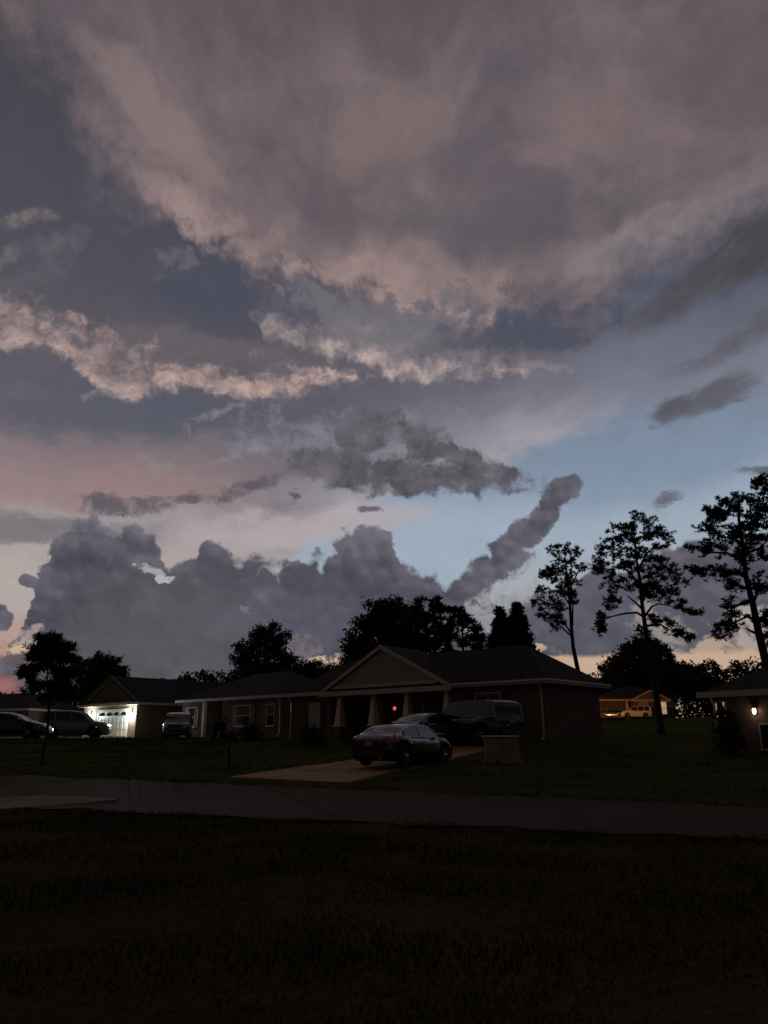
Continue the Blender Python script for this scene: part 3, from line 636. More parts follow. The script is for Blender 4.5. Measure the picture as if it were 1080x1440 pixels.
def porch_house():
    c = Vector((-7.0, 54.5)); zp = 1.82
    root = thing('brick_house', (c.x, c.y, zp), 'dark hip roofed brick house with a lit entry beside its porch post', 'house', RZ)
    W, D, H = 12.3, 8, 2.6
    b = MB(); b.box((-7.0, 0, -1), (0, D, H)); b.box((-W, 0, -1), (-9.6, D, H)); b.box((-9.6, 1.6, -1), (-7.0, D, H)); b.build('wall', 'brick', root)
    b = MB(); hip_roof(b, -W, 0, 0, D, H, 2.25); b.build('roof', 'shingle', root)
    b = MB(); fascia(b, -W, 0, 0, D, H, sides='frl'); b.build('fascia', 'trim', root)
    b = MB(); b.box((-9.6, -.1, -.8), (-7.0, 1.597, -.02)); b.build('porch_floor', 'concrete', root)
    b = MB(); b.box((-9.45, -.05, 0), (-9.2, .2, H - .02)); b.build('porch_post', 'white', root)
    b = MB(); b.box((-8.75, 1.54, 0), (-7.85, 1.597, 2.1)); b.build('front_door', 'doorwood', root)
    o = MB(); o.box((-7.72, 1.53, .5), (-7.5, 1.597, 2.05)); s = o.build('sidelight', 'glow_white', root)
    b = MB(); b.box((-7.78, 1.52, .4), (-7.724, 1.596, 2.15)); b.box((-7.496, 1.52, .4), (-7.44, 1.596, 2.15)); b.build('sidelight_frame', 'white', root)
    wall_lamp(root, -7.25, 1.6, 2.2, 'lamp_warm', 2.0, (1, .8, .5), rad=.05)
    window(root, -4.3, .7, 1.7, 1.5); window(root, -10.9, .7, 1.0, 1.5); window(root, -1.2, .7, .9, 1.5)
    downspout(root, -.12, 0, H)
porch_house()

def right_house():
    c = Vector((13.45, 32.4)); zp = .92; rz = math.atan2(-.819, .574)
    root = thing('brick_house', (c.x, c.y, zp), 'dark brick house with a glowing lamp beside its white framed window', 'house', rz)
    W, D, H = 12, 8, 2.35
    b = MB(); b.box((0, 0, -1), (W, D, H)); b.build('wall', 'brick', root)
    b = MB(); hip_roof(b, 0, W, 0, D, H, 2.4); b.build('roof', 'shingle', root)
    b = MB(); fascia(b, 0, W, 0, D, H, sides='frl', h=.2); b.build('fascia', 'trim', root)
    w = .5; x = .34
    o = MB()
    for xx in (x - w / 2, x + w / 2 - .05): o.box((xx, -.05, 1.4), (xx + .05, -.004, 2.15))
    o.box((x - w / 2, -.05, 2.154), (x + w / 2, -.004, 2.2)); wo = o.build('window', 'white', root); wo['label'] = 'small window with lit edges'
    p = MB(); p.box((x - w / 2 + .054, -.02, 1.4), (x + w / 2 - .054, -.005, 2.15)); p.build('pane', 'pane', wo)
    p = MB(); p.box((x - w / 2 + .06, -.03, 1.42), (x - w / 2 + .10, -.021, 2.1)); p.box((x + w / 2 - .13, -.03, 1.6), (x + w / 2 - .06, -.021, 2.14)); p.build('lit_gap', 'glow_pane', wo)
    wall_lamp(root, 1.82, 0, 1.75, 'lamp_warm', 1.0, (1, .84, .6), rad=.05)
    f = MB(); x0, x1 = 1.85, 3.8
    f.box((x0, -.05, .35), (x0 + .07, -.004, 1.3)); f.box((x1 - .07, -.05, .35), (x1, -.004, 1.3)); f.box((x0 + .07, -.05, 1.23), (x1 - .07, -.004, 1.3)); f.box((x0 - .1, -.1, .28), (x1 + .1, -.004, .345))
    wo = f.build('window', 'white', root)
    p = MB(); p.box((x0 + .074, -.02, .35), (x1 - .074, -.005, 1.226)); p.build('pane', 'pane', wo)
    downspout(root, .1, 0, H)
right_house()

def far_house():
    p = at(848, 1010, 135); x0 = p.x; zp = tz(x0 + 6, 135)
    root = thing('brick_house', (x0, 135, zp), 'far house with a front gable lit orange by a street lamp', 'house')
    root.scale = (1.5, 1.3, 1.25); W, D, H = 8.2, 7, 2.3
    b = MB(); b.box((3.3, 0, -1), (W, D, H)); b.box((0, 1.5, -1), (3.3, D, H)); b.build('wall', 'brick_brown', root)
    b = MB(); hip_roof(b, 0, W, 0, D, H, 2.2, hip0=True); b.build('roof', 'shingle', root)
    b = MB(); gable_roof(b, 3.5, 7.4, -.6, 3.5, H + .01, 1.25, .3); b.build('porch_roof', 'shingle', root)
    gable_front(root, 3.5, 7.4, -.5, H, 1.25, .12, m='brick_brown', oh=.3)
    b = MB(); fascia(b, 0, 3.1, 0, D, H, sides='fl', h=.2); b.box((3.2, -.6, H - .12), (7.7, -.52, H + .08)); b.build('fascia', 'trim', root)
    b = MB(); b.frustum((2.8, -.1), .4, .2, .6, H - .05); b.box((2.55, -.35, -.5), (3.05, .15, .597)); b.build('porch_post', 'white', root)
    window(root, 4.7, .5, 1.1, 1.6, pane='blind', shutters=False); window(root, 6.9, .5, .9, 1.7, pane='glow_pane', shutters=False)
far_house()

def left_house():
    p = at(-30, 1020, 78); rz = R(-20)
    zp = tz(p.x, 78); root = thing('brick_house', (p.x, 78, zp), 'dark house showing only its low roof beyond the parked cars', 'house', rz)
    b = MB(); b.box((-6, 0, -1), (6, 8, 2.5)); b.build('wall', 'brick', root)
    b = MB(); hip_roof(b, -6, 6, 0, 8, 2.5, 1.9); b.build('roof', 'shingle', root)
    b = MB(); fascia(b, -6, 6, 0, 8, 2.5, sides='frl'); b.build('fascia', 'trim', root)
    window(root, -2, .8, 1.4, 1.3); window(root, 3, .8, 1.2, 1.3)
left_house()

# ------------------------------------------------------------------ vehicles
def interp_smooth(x, pts):
    xs = [p[0] for p in pts]; ys = [p[1] for p in pts]
    if x <= xs[0]: return ys[0]
    for i in range(len(xs) - 1):
        if x <= xs[i + 1]:
            t = (x - xs[i]) / (xs[i + 1] - xs[i]); t = t * t * (3 - 2 * t) * .6 + t * .4
            return ys[i] + (ys[i + 1] - ys[i]) * t
    return ys[-1]
PAINT = {}
def paint(name, c, rough=.22, metal=.3):
    if name not in PAINT: PAINT[name] = mat(name, c, rough, metal=metal, coat=1, var=.08, vscale=8)
    return PAINT[name]
def car(name, label, cat, loc, heading, pm, kind='sedan', group=None, size=1.0, roof_rack=False, trim_line=True):
    """heading: compass azimuth in degrees; local +x is forward"""
    if kind == 'sedan':
        L, W, H, hood, belt, deck, Rw = 4.85, 1.84, 1.45, .98, .98, 1.06, .33
        prof = [(-1.95, 1.06), (-1.15, 1.36), (-.7, 1.43), (-.2, H), (.2, 1.43), (.5, 1.36), (1.35, .98)]
        top = [(-2.42, .92), (-2.30, 1.04), (-1.9, 1.07), (1.35, 1.0), (2.1, .84), (2.36, .70), (2.43, .58)]
        wh = (-1.42, 1.42)
    elif kind == 'suv':
        L, W, H, hood, belt, deck, Rw = 4.9, 1.96, 1.86, 1.15, 1.14, 1.14, .38
        prof = [(-2.34, 1.14), (-2.24, 1.70), (-2.12, 1.81), (-1.6, H), (-.2, H), (.35, 1.80), (.6, 1.72), (1.3, 1.16)]
        top = [(-2.45, 1.0), (-2.38, 1.14), (1.3, 1.16), (2.05, 1.08), (2.36, .95), (2.45, .72)]
        wh = (-1.42, 1.46)
    else:                                        # hatch
        L, W, H, hood, belt, deck, Rw = 4.4, 1.8, 1.52, 1.0, .98, 1.0, .32
        prof = [(-2.05, 1.0), (-1.65, 1.36), (-1.3, 1.47), (-.5, H), (.2, 1.48), (.5, 1.40), (1.3, 1.0)]
        top = [(-2.2, .9), (-2.1, 1.0), (1.3, 1.0), (1.9, .86), (2.13, .72), (2.2, .6)]
        wh = (-1.28, 1.32)
    root = thing(name, loc, label, cat, R(90 - heading), group); root.scale = (size, size, size)
    hw = W / 2
    # lower body
    n = 70; secs = []
    for i in range(n):
        x = -L / 2 + L * i / (n - 1); e = abs(x) / (L / 2)
        w = hw * (1 - .20 * max(0, (e - .62) / .38) ** 2.2); zt = interp_smooth(x, top)
        zb = .22 if e < .93 else .22 + (e - .93) / .07 * .10
        for c in wh:
            dd = (Rw + .07) ** 2 - (x - c) ** 2
            if dd > 0: zb = max(zb, Rw + math.sqrt(dd) * .98)
        zb = min(zb, zt - .16); h = zt - zb
        sec = [(.88 * w, zb - .0), (.985 * w, zb + .16 * h), (w, zb + .42 * h), (.99 * w, zb + .66 * h), (.965 * w, zb + .84 * h), (.90 * w, zb + .95 * h), (.78 * w, zt), (.4 * w, zt + .02), (0, zt + .028)]
        secs.append([(x, y, z) for y, z in sec] + [(x, -y, z) for y, z in sec[-2::-1]])
    b = MB(); m_ = len(secs[0])
    for s in secs: b.v += s
    for i in range(n - 1):
        for j in range(m_ - 1): b.f.append([i * m_ + j, i * m_ + j + 1, (i + 1) * m_ + j + 1, (i + 1) * m_ + j])
    b.f.append(list(range(m_))); b.f.append([(n - 1) * m_ + j for j in range(m_)])
    # greenhouse
    xs = np.linspace(prof[0][0], prof[-1][0], 33); wb, wr = hw * .93, hw * (.86 if kind == 'suv' else .70)
    def pz(x): return interp_smooth(x, prof)
    def half(z): return wb + (wr - wb) * max(0, (z - belt) / (H - belt))
    base = len(b.v); q = 9
    for x in xs:
        z = pz(x); w = half(z)
        row = [(x, wb, belt - .04)] + [(x, w * math.cos(math.pi * j / (q - 1)) if j not in (0, q - 1) else (w if j == 0 else -w), z + .035 * math.sin(math.pi * j / (q - 1))) for j in range(q)] + [(x, -wb, belt - .04)]
        b.v += row
    k_ = q + 2
    for i in range(len(xs) - 1):
        for j in range(k_ - 1): b.f.append([base + i * k_ + j, base + i * k_ + j + 1, base + (i + 1) * k_ + j + 1, base + (i + 1) * k_ + j])
    body = b.build('body', pm, root, True)
    es = body.modifiers.new('es', 'EDGE_SPLIT'); es.split_angle = R(38)
    # underside
    u = MB(); u.box((-L / 2 + .25, -hw * .8, .18), (L / 2 - .25, hw * .8, .55)); u.build('underbody', 'plastic', root)
    # glass, sitting 6 mm proud of the shell
    def sheet(nm, xa, xb):
        g_ = MB(); rows_ = np.linspace(xa, xb, 7)
        for x in rows_:
            z = pz(x); w = half(z) * .90
            d = .03; nx = -(pz(x + d) - pz(x - d)); nz = 2 * d; l = math.hypot(nx, nz); nx /= l; nz /= l
            for j in range(7):
                yy = -w + 2 * w * j / 6; g_.v.append((x + nx * .012, yy, z + nz * .012 + .038 * math.cos(yy / w * math.pi / 2 * .9)))
        g_.f = [[i * 7 + j, i * 7 + j + 1, (i + 1) * 7 + j + 1, (i + 1) * 7 + j] for i in range(6) for j in range(6)]
        return g_.build(nm, 'glass', root, True)
    if kind == 'sedan': ra, rb, fa, fb_ = -1.86, -.98, .46, 1.28; cuts = [(-1.42, -.42), (-.34, .98)]
    elif kind == 'suv': ra, rb, fa, fb_ = -2.325, -2.24, .52, 1.24; cuts = [(-2.02, -1.28), (-1.2, -.22), (-.14, .98)]
    else: ra, rb, fa, fb_ = -2.0, -1.52, .42, 1.24; cuts = [(-1.72, -1.15), (-1.07, -.2), (-.12, .95)]
    sheet('rear_window', ra, rb); sheet('windshield', fa, fb_)
    for sy in (1, -1):
        outline = []
        for (xa, xb) in cuts:
            g_ = MB(); topv = []; botv = []
            for x in np.linspace(xa, xb, 12):
                z1 = max(pz(x) - .075, belt + .03); z0 = belt + .02
                topv.append((x, sy * (half(z1) + .008), z1)); botv.append((x, sy * (half(z0) + .008), z0))
            g_.v = topv + botv; nn = len(topv); g_.f = [[i, i + 1, nn + i + 1, nn + i] for i in range(nn - 1)]
            g_.build('side_window', 'glass', root); outline += topv
        if trim_line:
            tb = MB(); z0 = belt + .015
            o2 = [(outline[0][0], sy * (half(z0) + .012), z0)] + [(p[0], p[1] + sy * .006, p[2] + .012) for p in outline] + [(outline[-1][0], sy * (half(z0) + .012), z0)]
            tb.tube(o2 + [o2[0]], .011, 5); tb.build('window_trim', 'chrome', root)
        mx = cuts[-1][1] - .08
        mr = MB(); mr.lathe([(.02, -.11), (.075, -.08), (.085, 0), (.075, .08), (.03, .11)], 10, 'y', (mx, sy * (hw + .10), belt + .08)); mr.build('mirror', pm, root, True)
        for (xa, xb) in cuts[-2:]:
            hd = MB(); hd.tube([(xa + .10, sy * (hw * .985), belt - .14), (xa + .13, sy * (hw + .025), belt - .135), (xa + .28, sy * (hw + .025), belt - .135), (xa + .31, sy * (hw * .985), belt - .14)], .014, 6); hd.build('door_handle', 'chrome', root)
        # lamps wrap round the corners
        zt = top[1][1] - .10
        def lamp(nm, mm, xe, s, z0, z1, wy, back):
            lb = MB(); y0, y1 = hw * .80 - wy + .02, hw * .80 + .012
            lb.prism([(xe, sy * (y0), z0), (xe, sy * (y0), z1), (xe - s * .03, sy * (y1 - .05), z1 + .02), (xe - s * .03, sy * (y1 - .05), z0)], (-s * .10, 0, 0))
            lb.prism([(xe - s * .02, sy * (hw * .8 - .03), z0 + .01), (xe - s * .02, sy * (hw * .8 - .03), z1 + .02), (xe - s * back, sy * (hw * .945 + .006), z1 + .04), (xe - s * back, sy * (hw * .945 + .006), z0 + .06)], (0, -sy * .12, 0))
            lb.build(nm, mm, root, bevel=.01)
        if kind == 'suv': lamp('tail_lamp', 'tail', -L / 2 - .012, -1, .92, 1.12, .10, .2); lamp('headlight', 'head', L / 2 + .004, 1, .70, .84, .26, .34)
        else: lamp('tail_lamp', 'tail', -L / 2 - .012, -1, zt - .14, zt, .32, .30); lamp('headlight', 'head', L / 2 + .008, 1, .56, .66, .30, .42)
    for c in wh:
        for sy in (1, -1):
            wv = MB(); wv.lathe([(Rw * .62, -.10), (Rw * .95, -.11), (Rw, -.07), (Rw, .07), (Rw * .95, .11), (Rw * .62, .10)], 24, 'y', (c, sy * (hw - .13), Rw)); wo = wv.build('wheel', 'rubber', root, True)
            es = wo.modifiers.new('es', 'EDGE_SPLIT'); es.split_angle = R(40)
            rm = MB(); yo = sy * (hw - .13)
            rm.lathe([(Rw * .64, -.09), (Rw * .66, .09), (Rw * .58, .095), (Rw * .56, .03)] if sy > 0 else [(Rw * .64, .09), (Rw * .66, -.09), (Rw * .58, -.095), (Rw * .56, -.03)], 20, 'y', (c, yo, Rw))
            for k in range(5):
                a = 2 * math.pi * k / 5 + .3; d = Vector((math.cos(a), 0, math.sin(a))); p0 = Vector((c, yo + sy * .085, Rw))
                rm.tube([p0 + d * .03, p0 + d * Rw * .6], [.045, .03], 5)
            rm.lathe([(.06, -.02), (.065, .02)], 10, 'y', (c, yo + sy * .085, Rw)); rm.build('rim', 'alloy', wo)
    pl = MB(); z = .78 if kind != 'suv' else .95
    pl.box((-L / 2 - .02, -.16, z - .08), (-L / 2 - .003, .16, z + .08)); pl.build('licence_plate', 'plate', root)
    bp = MB(); bp.box((-L / 2 - .03, -hw * .74, .30), (-L / 2 + .05, hw * .74, .52)); bp.build('rear_bumper', 'plastic', root, bevel=.03)
    gr = MB(); gr.box((L / 2 - .06, -hw * .5, .42), (L / 2 + .012, hw * .5, .60))
    for k in range(4): gr.box((L / 2 + .012, -hw * .48, .44 + k * .04), (L / 2 + .022, hw * .48, .455 + k * .04))
    gr.build('grille', 'plastic', root)
    if kind == 'sedan':
        ch = MB(); ch.box((-L / 2 - .016, -.45, .90), (-L / 2 + .02, .45, .925)); ch.build('boot_trim', 'chrome', root)
        ex = MB()
        ex.tube([(-L / 2 - .02, -.5, .27), (-L / 2 + .3, -.5, .27)], .035, 8); ex.build('exhaust_tip', 'chrome', root)
    if roof_rack:
        for sy in (1, -1):
            rk = MB(); rk.tube([(-1.9, sy * .60, 1.82), (-1.8, sy * .60, 1.90), (.1, sy * .60, 1.91), (.25, sy * .60, 1.84)], .02, 6); rk.build('roof_rail', 'chrome', root)
    return root
dark = paint('dark_grey_paint', (.018, .018, .020)); blackp = paint('black_paint', (.010, .010, .011)); maroon = paint('maroon_paint', (.045, .015, .015))
silver = paint('silver_paint', (.22, .23, .25)); white_p = paint('white_car_paint', (.62, .60, .56), .3, 0); teal = paint('blue_grey_paint', (.10, .14, .16))
def GY(px, Y, dz=.05): p = at(px, 1040, Y); return (p.x, Y, tz(p.x, Y) + dz)
def G(px, py, dz=.05): p = ground_at(px, py); return (p.x, p.y, p.z + dz)
car('parked_car', 'dark sedan on the driveway with red tail lamps and bright window trim', 'car', G(570, 1078), 33, dark, 'sedan', size=.91)
car('parked_car', 'dark car half hidden beyond the sedan, nosed towards the porch columns', 'car', GY(593, 33.6), 222, teal, 'hatch', size=.87)
car('parked_car', 'large black sport utility vehicle parked in front of the right wing of the gabled house', 'car', GY(664, 34.0), -40, blackp, 'suv', size=.92, trim_line=False)
car('parked_car', 'grey sport utility vehicle nosed up to the brightly lit garage', 'car', GY(103, 58), 80, silver, 'suv')
car('parked_car', 'maroon car standing left of the small leafy street tree', 'car', GY(8, 47), 84, maroon, 'sedan')
car('parked_car', 'dark sport utility vehicle facing the road, pale sky mirrored in its windshield', 'car', GY(249, 55.5), 170, blackp, 'suv', size=.9, trim_line=False)
car('parked_car', 'white sport utility vehicle glowing orange before the far gabled house', 'car', GY(897, 130), -84, white_p, 'suv')
car('parked_car', 'blue grey car beside the orange lit sport utility vehicle', 'car', GY(864, 131), -70, teal, 'hatch')
car('parked_car', 'pale car nearest the brick corner of the gabled house, far down the lot', 'car', GY(848, 132), -75, silver, 'hatch')

# ------------------------------------------------------------------ street furniture
def mailbox():
    p = ground_at(320, 1084)
    root = thing('mailbox', p, 'dark mailbox on a wooden post at the edge of the road', 'mailbox', R(-70))
    b = MB(); b.box((-.05, -.05, -.2), (.05, .05, 1.0)); b.box((-.04, -.30, .92), (.04, .22, .995)); b.tube([(0, -.04, .62), (0, -.24, .9)], .025, 6); b.build('post', 'bark', root)
    ring = [(-.10, -.34, 1.0), (.10, -.34, 1.0)] + [(.10 * math.cos(a), -.34, 1.14 + .10 * math.sin(a)) for a in np.linspace(0, math.pi, 9)]
    b = MB(); b.prism(ring, (0, .52, 0)); bx = b.build('box', 'iron', root)
    b = MB(); b.prism([(x * .93, -.352, 1.0 + (z - 1.0) * .95 + .004) for x, y, z in ring], (0, .010, 0)); b.build('door', 'iron', root)
    b = MB(); b.box((.104, -.10, 1.10), (.112, -.07, 1.30)); b.box((.104, -.07, 1.24), (.112, .04, 1.30)); b.build('flag', 'tail', root)
mailbox()
def transformer():
    p = ground_at(706, 1071)
    root = thing('transformer_box', p, 'pale weathered utility box with white numbers standing on the lawn', 'utility box', R(-6))
    w, d, h = 1.18, .9, .84
    b = MB(); b.box((-w / 2 - .1, -d / 2 - .1, -.3), (w / 2 + .1, d / 2 + .1, .05)); b.build('pad', 'concrete', root)
    b = MB(); b.box((-w / 2, -d / 2, .054), (w / 2, d / 2, h - .05)); b.build('cabinet', 'box_green', root, bevel=.02)
    b = MB(); b.prism([(-w / 2 - .03, -d / 2 - .04, h - .046), (-w / 2 - .03, -d / 2 - .04, h), (-w / 2 - .03, d / 2, h + .03), (-w / 2 - .03, d / 2, h - .046)], (w + .06, 0, 0)); b.build('lid', 'box_green', root, bevel=.012)
    b = MB(); b.box((-.006, -d / 2 - .008, .10), (.006, -d / 2 - .002, h - .08)); b.build('door_seam', 'iron', root)
    cu = bpy.data.curves.new('number', 'FONT'); cu.body = '44'; cu.size = .24; cu.extrude = .002; cu.align_x = 'CENTER'
    o = bpy.data.objects.new('number', cu); COL.objects.link(o); o.rotation_euler = (R(90), 0, 0); o.location = (-.18, -d / 2 - .006, .26); cu.materials.append(M['white'])
    bpy.context.view_layer.update()
    me = bpy.data.meshes.new_from_object(o.evaluated_get(bpy.context.evaluated_depsgraph_get())); mo = bpy.data.objects.new('number', me); COL.objects.link(mo)
    mo.rotation_euler = o.rotation_euler; mo.location = o.location; mo.parent = root; bpy.data.objects.remove(o)
    mo.name = 'number'
transformer()
def street_lamp():
    x, y = 31.2, 118.0; z = tz(x, y)
    root = thing('street_lamp', (x, y, z), 'orange street lamp on a short pole screened by the gabled house', 'street lamp')
    b = MB(); b.tube([(0, 0, -.3), (0, 0, 2.2), (.1, .1, 2.5), (.5, .6, 2.7)], [.09, .06, .05, .04], 8); b.build('pole', 'iron', root)
    b = MB(); b.box((.42, .5, 2.66), (.78, 1.0, 2.76)); b.build('lamp_head', 'iron', root, bevel=.03)
    b = MB(); b.box((.46, .55, 2.62), (.74, .95, 2.656)); b.build('lamp_glass', 'lamp_sodium', root)
    l = bpy.data.lights.new('lamp_light', 'SPOT'); l.energy = 4200; l.color = (1, .38, .10); l.spot_size = R(75); l.spot_blend = .5; l.shadow_soft_size = .15
    o = bpy.data.objects.new('lamp_light', l); COL.objects.link(o); o.parent = root; o.location = (.6, .75, 2.6)
    d = Vector((42.5, 134, 6.6)) - Vector((x + .6, y + .75, z + 2.6)); o.rotation_euler = d.to_track_quat('-Z', 'Y').to_euler()
street_lamp()

# ------------------------------------------------------------------ trees
def tuft_pine(vs, fs, c, size, rng, n=14):
    d = rng.normal(size=(n, 3)); d[:, 2] = d[:, 2] * .8 + .25; d /= np.linalg.norm(d, axis=1)[:, None]
    s = np.cross(d, rng.normal(size=(n, 3))); s /= np.linalg.norm(s, axis=1)[:, None]
    L = size * rng.uniform(.6, 1.1, (n, 1)); w = size * .12 * rng.uniform(.6, 1.3, (n, 1))
    b = len(vs); pts = np.stack([c + d * L * .05 - s * w * .6, c + d * L * .05 + s * w * .6, c + d * L * .7 + s * w, c + d * L, c + d * L * .7 - s * w], 1).reshape(-1, 3)
    vs.extend(map(tuple, pts)); fs.extend([[b + 5 * k + j for j in range(5)] for k in range(n)])
def tuft_leaf(vs, fs, c, size, rng, n=9):
    p = c + rng.normal(size=(n, 3)) * size * .5
    d = rng.normal(size=(n, 3)); d /= np.linalg.norm(d, axis=1)[:, None]
    s = np.cross(d, rng.normal(size=(n, 3))); s /= np.linalg.norm(s, axis=1)[:, None]
    L = size * rng.uniform(.35, .6, (n, 1)); w = L * .38
    b = len(vs); pts = np.stack([p - d * L, p - s * w, p + d * L, p + s * w], 1).reshape(-1, 3)
    vs.extend(map(tuple, pts)); fs.extend([[b + 4 * k + j for j in range(4)] for k in range(n)])
def tuft_spike(vs, fs, c, size, rng, n=10):     # long narrow drooping leaves
    d = rng.normal(size=(n, 3)); d /= np.linalg.norm(d, axis=1)[:, None]
    s = np.cross(d, rng.normal(size=(n, 3))); s /= np.linalg.norm(s, axis=1)[:, None]
    L = size * rng.uniform(.7, 1.3, (n, 1)); w = size * .10
    b = len(vs); pts = np.stack([c - s * w * .5, c + d * L * .5 + s * w, c + d * L, c + d * L * .5 - s * w], 1).reshape(-1, 3)
    vs.extend(map(tuple, pts)); fs.extend([[b + 4 * k + j for j in range(4)] for k in range(n)])
TUFT = {'pine': tuft_pine, 'leaf': tuft_leaf, 'spike': tuft_spike}
def tree(name, label, Y, trunk, pads, limbs=(), kind='pine', rad=.22, size=.34, dens=16, seed=1, leaf=None, group=None, autolimb=True, gap=.5, depth=.8, swell=1.14):
    """trunk, limbs and pads are bearings read off the photo; each is given its own depth round the trunk so the tree is round"""
    rng = np.random.default_rng(seed)
    b0 = at(*trunk[0], Y); base = Vector((b0.x, Y, tz(b0.x, Y)))
    root = thing(name, base, label, 'tree', group=group)
    W = lambda px, py, dy=0: at(px, py, Y) * 1 - base + Vector((0, dy, 0))
    tp = [W(*p) for p in trunk]
    if tp[0].z > -.1: tp.insert(0, Vector((tp[0].x * 1.0, 0, -.3)))
    else: tp[0].z = -.3
    n = len(tp); tw = [p + Vector((rng.normal() * .05, rng.normal() * .12, 0)) if 0 < i else p for i, p in enumerate(tp)]
    rr = [rad * (1 - .82 * i / (n - 1)) for i in range(n)]; rr[0] *= 1.35
    b = MB(); b.tube(tw, rr, 9); b.build('trunk', 'bark', root, True)
    def trunk_at(z):
        for a, c in zip(tw[:-1], tw[1:]):
            if a.z <= z <= c.z: return a.lerp(c, (z - a.z) / max(1e-4, c.z - a.z))
        return tw[-1] if z > tw[-1].z else tw[0]
    for lm in limbs:
        dy = rng.normal() * .5; m_ = len(lm)
        pts = [W(*p, dy * i / (m_ - 1)) for i, p in enumerate(lm)]
        b = MB(); b.tube(pts, [rad * .34 * (1 - .65 * i / (m_ - 1)) for i in range(m_)], 6); b.build('limb', 'bark', root, True)
    vs, fs = [], []; k = at(0, 0, Y) ; ppm = F / Y * .96
    ctr = trunk_at(1e9)
    for pd in pads:
        cx, cy, rx, ry = pd[:4]; rx_m, ry_m = rx / ppm * swell, ry / ppm * swell
        axis = trunk_at(W(cx, cy).z); off = abs(W(cx, cy).x - axis.x)
        dy = rng.uniform(-1, 1) * max(.3, rx_m * .7); c = W(cx, cy, dy + axis.y); c.y = axis.y + dy
        if autolimb and (off > .25 or len(pads) < 40):
            st = trunk_at(c.z - .35 * math.hypot(off, dy) - .1); mid = st.lerp(c, .55) + Vector((0, 0, -.06 * off))
            b = MB(); b.tube([st, mid, c], [rad * .28, rad * .2, rad * .08], 5); b.build('limb', 'bark', root, True)
        ns = max(4, int(rx_m * ry_m * 9)); per = max(2, int(rx_m * ry_m * dens * 3.1 / ns)); jit = min(rx_m, ry_m, 1.1) * .34 * gap * 2
        if kind == 'pine': ns = max(5, int(rx_m * ry_m * dens * .38)); per = 6; jit = .19
        for _ in range(ns):
            v = rng.normal(size=3); v /= np.linalg.norm(v); v *= rng.uniform(.25, 1) ** .6
            sc = np.array([c.x, c.y, c.z]) + v * np.array([rx_m, max(.35, rx_m * depth), ry_m])
            for _ in range(per):
                TUFT[kind](vs, fs, sc + rng.normal(size=3) * np.array([.9, .9, .6]) * jit, size * rng.uniform(.75, 1.25), rng)
    b = MB(); b.v = vs; b.f = fs; b.build('crown', leaf or ('needles' if kind == 'pine' else 'leaves'), root, recalc=False)
    return root
# the three tall pines on the right
tree('pine_tree', 'slender leaning pine with a forked top behind the right end of the gabled roof', 62,
     [(818, 1010), (813, 950), (806, 910), (803, 880), (799, 840), (795, 800), (793, 772)],
     [(783, 772, 9, 9), (781, 790, 13, 12), (777, 806, 15, 9), (797, 770, 8, 8), (804, 782, 11, 12), (800, 800, 10, 14), (818, 797, 6, 5), (772, 812, 14, 7), (790, 820, 14, 10), (768, 806, 7, 6),
      (764, 832, 12, 9), (780, 838, 14, 9), (795, 842, 10, 10), (803, 822, 8, 12), (758, 848, 8, 7), (772, 852, 14, 7), (788, 855, 10, 8), (760, 864, 5, 4), (776, 868, 12, 8), (790, 872, 9, 7), (783, 880, 9, 5), (806, 842, 5, 8)],
     [[(803, 890), (790, 872), (778, 858)], [(804, 895), (788, 880), (782, 872)], [(805, 880), (806, 850), (804, 815), (806, 790)], [(801, 850), (790, 835), (776, 830)], [(800, 830), (812, 806), (818, 799)]],
     rad=.24, size=.24, dens=36, seed=11, swell=1.2, autolimb=False)
tree('pine_tree', 'tall pine with a broad crown and one bare limb ending in a dangling sprig', 58,
     [(930, 1022), (924, 985), (914, 930), (908, 890), (904, 850), (900, 815), (896, 780), (893, 745)],
     [(893, 738, 20, 13), (872, 748, 14, 12), (914, 745, 14, 12), (856, 768, 14, 12), (880, 765, 22, 13), (905, 768, 20, 14), (930, 760, 10, 14), (928, 748, 6, 6), (840, 780, 9, 9), (850, 795, 14, 8), (875, 788, 20, 11),
      (900, 792, 18, 12), (922, 785, 12, 10), (842, 802, 6, 5), (864, 808, 14, 8), (886, 815, 12, 10), (915, 805, 18, 8), (940, 802, 20, 8), (960, 805, 14, 8), (860, 826, 10, 7), (872, 842, 14, 9), (866, 850, 10, 6), (930, 820, 22, 9), (955, 820, 14, 6),
      (905, 830, 14, 10), (920, 838, 20, 10), (940, 836, 12, 8), (956, 848, 18, 6), (972, 854, 14, 5), (980, 862, 6, 4), (930, 876, 16, 6), (946, 884, 12, 6), (955, 894, 8, 6), (968, 898, 5, 3), (918, 872, 8, 5), (845, 866, 5, 5), (843, 878, 4, 5), (846, 885, 2.5, 3), (902, 890, 10, 6)],
     [[(906, 868), (896, 861), (880, 862), (862, 866), (850, 868)], [(907, 866), (918, 852), (928, 848), (948, 851)], [(905, 858), (892, 846), (882, 838)], [(902, 835), (915, 815), (935, 806)], [(909, 880), (930, 878), (950, 888)], [(901, 830), (886, 805), (868, 795)], [(904, 884), (897, 878), (895, 886)], [(898, 800), (910, 778), (928, 762)]],
     rad=.30, size=.25, dens=37, seed=12, swell=1.24, autolimb=False)
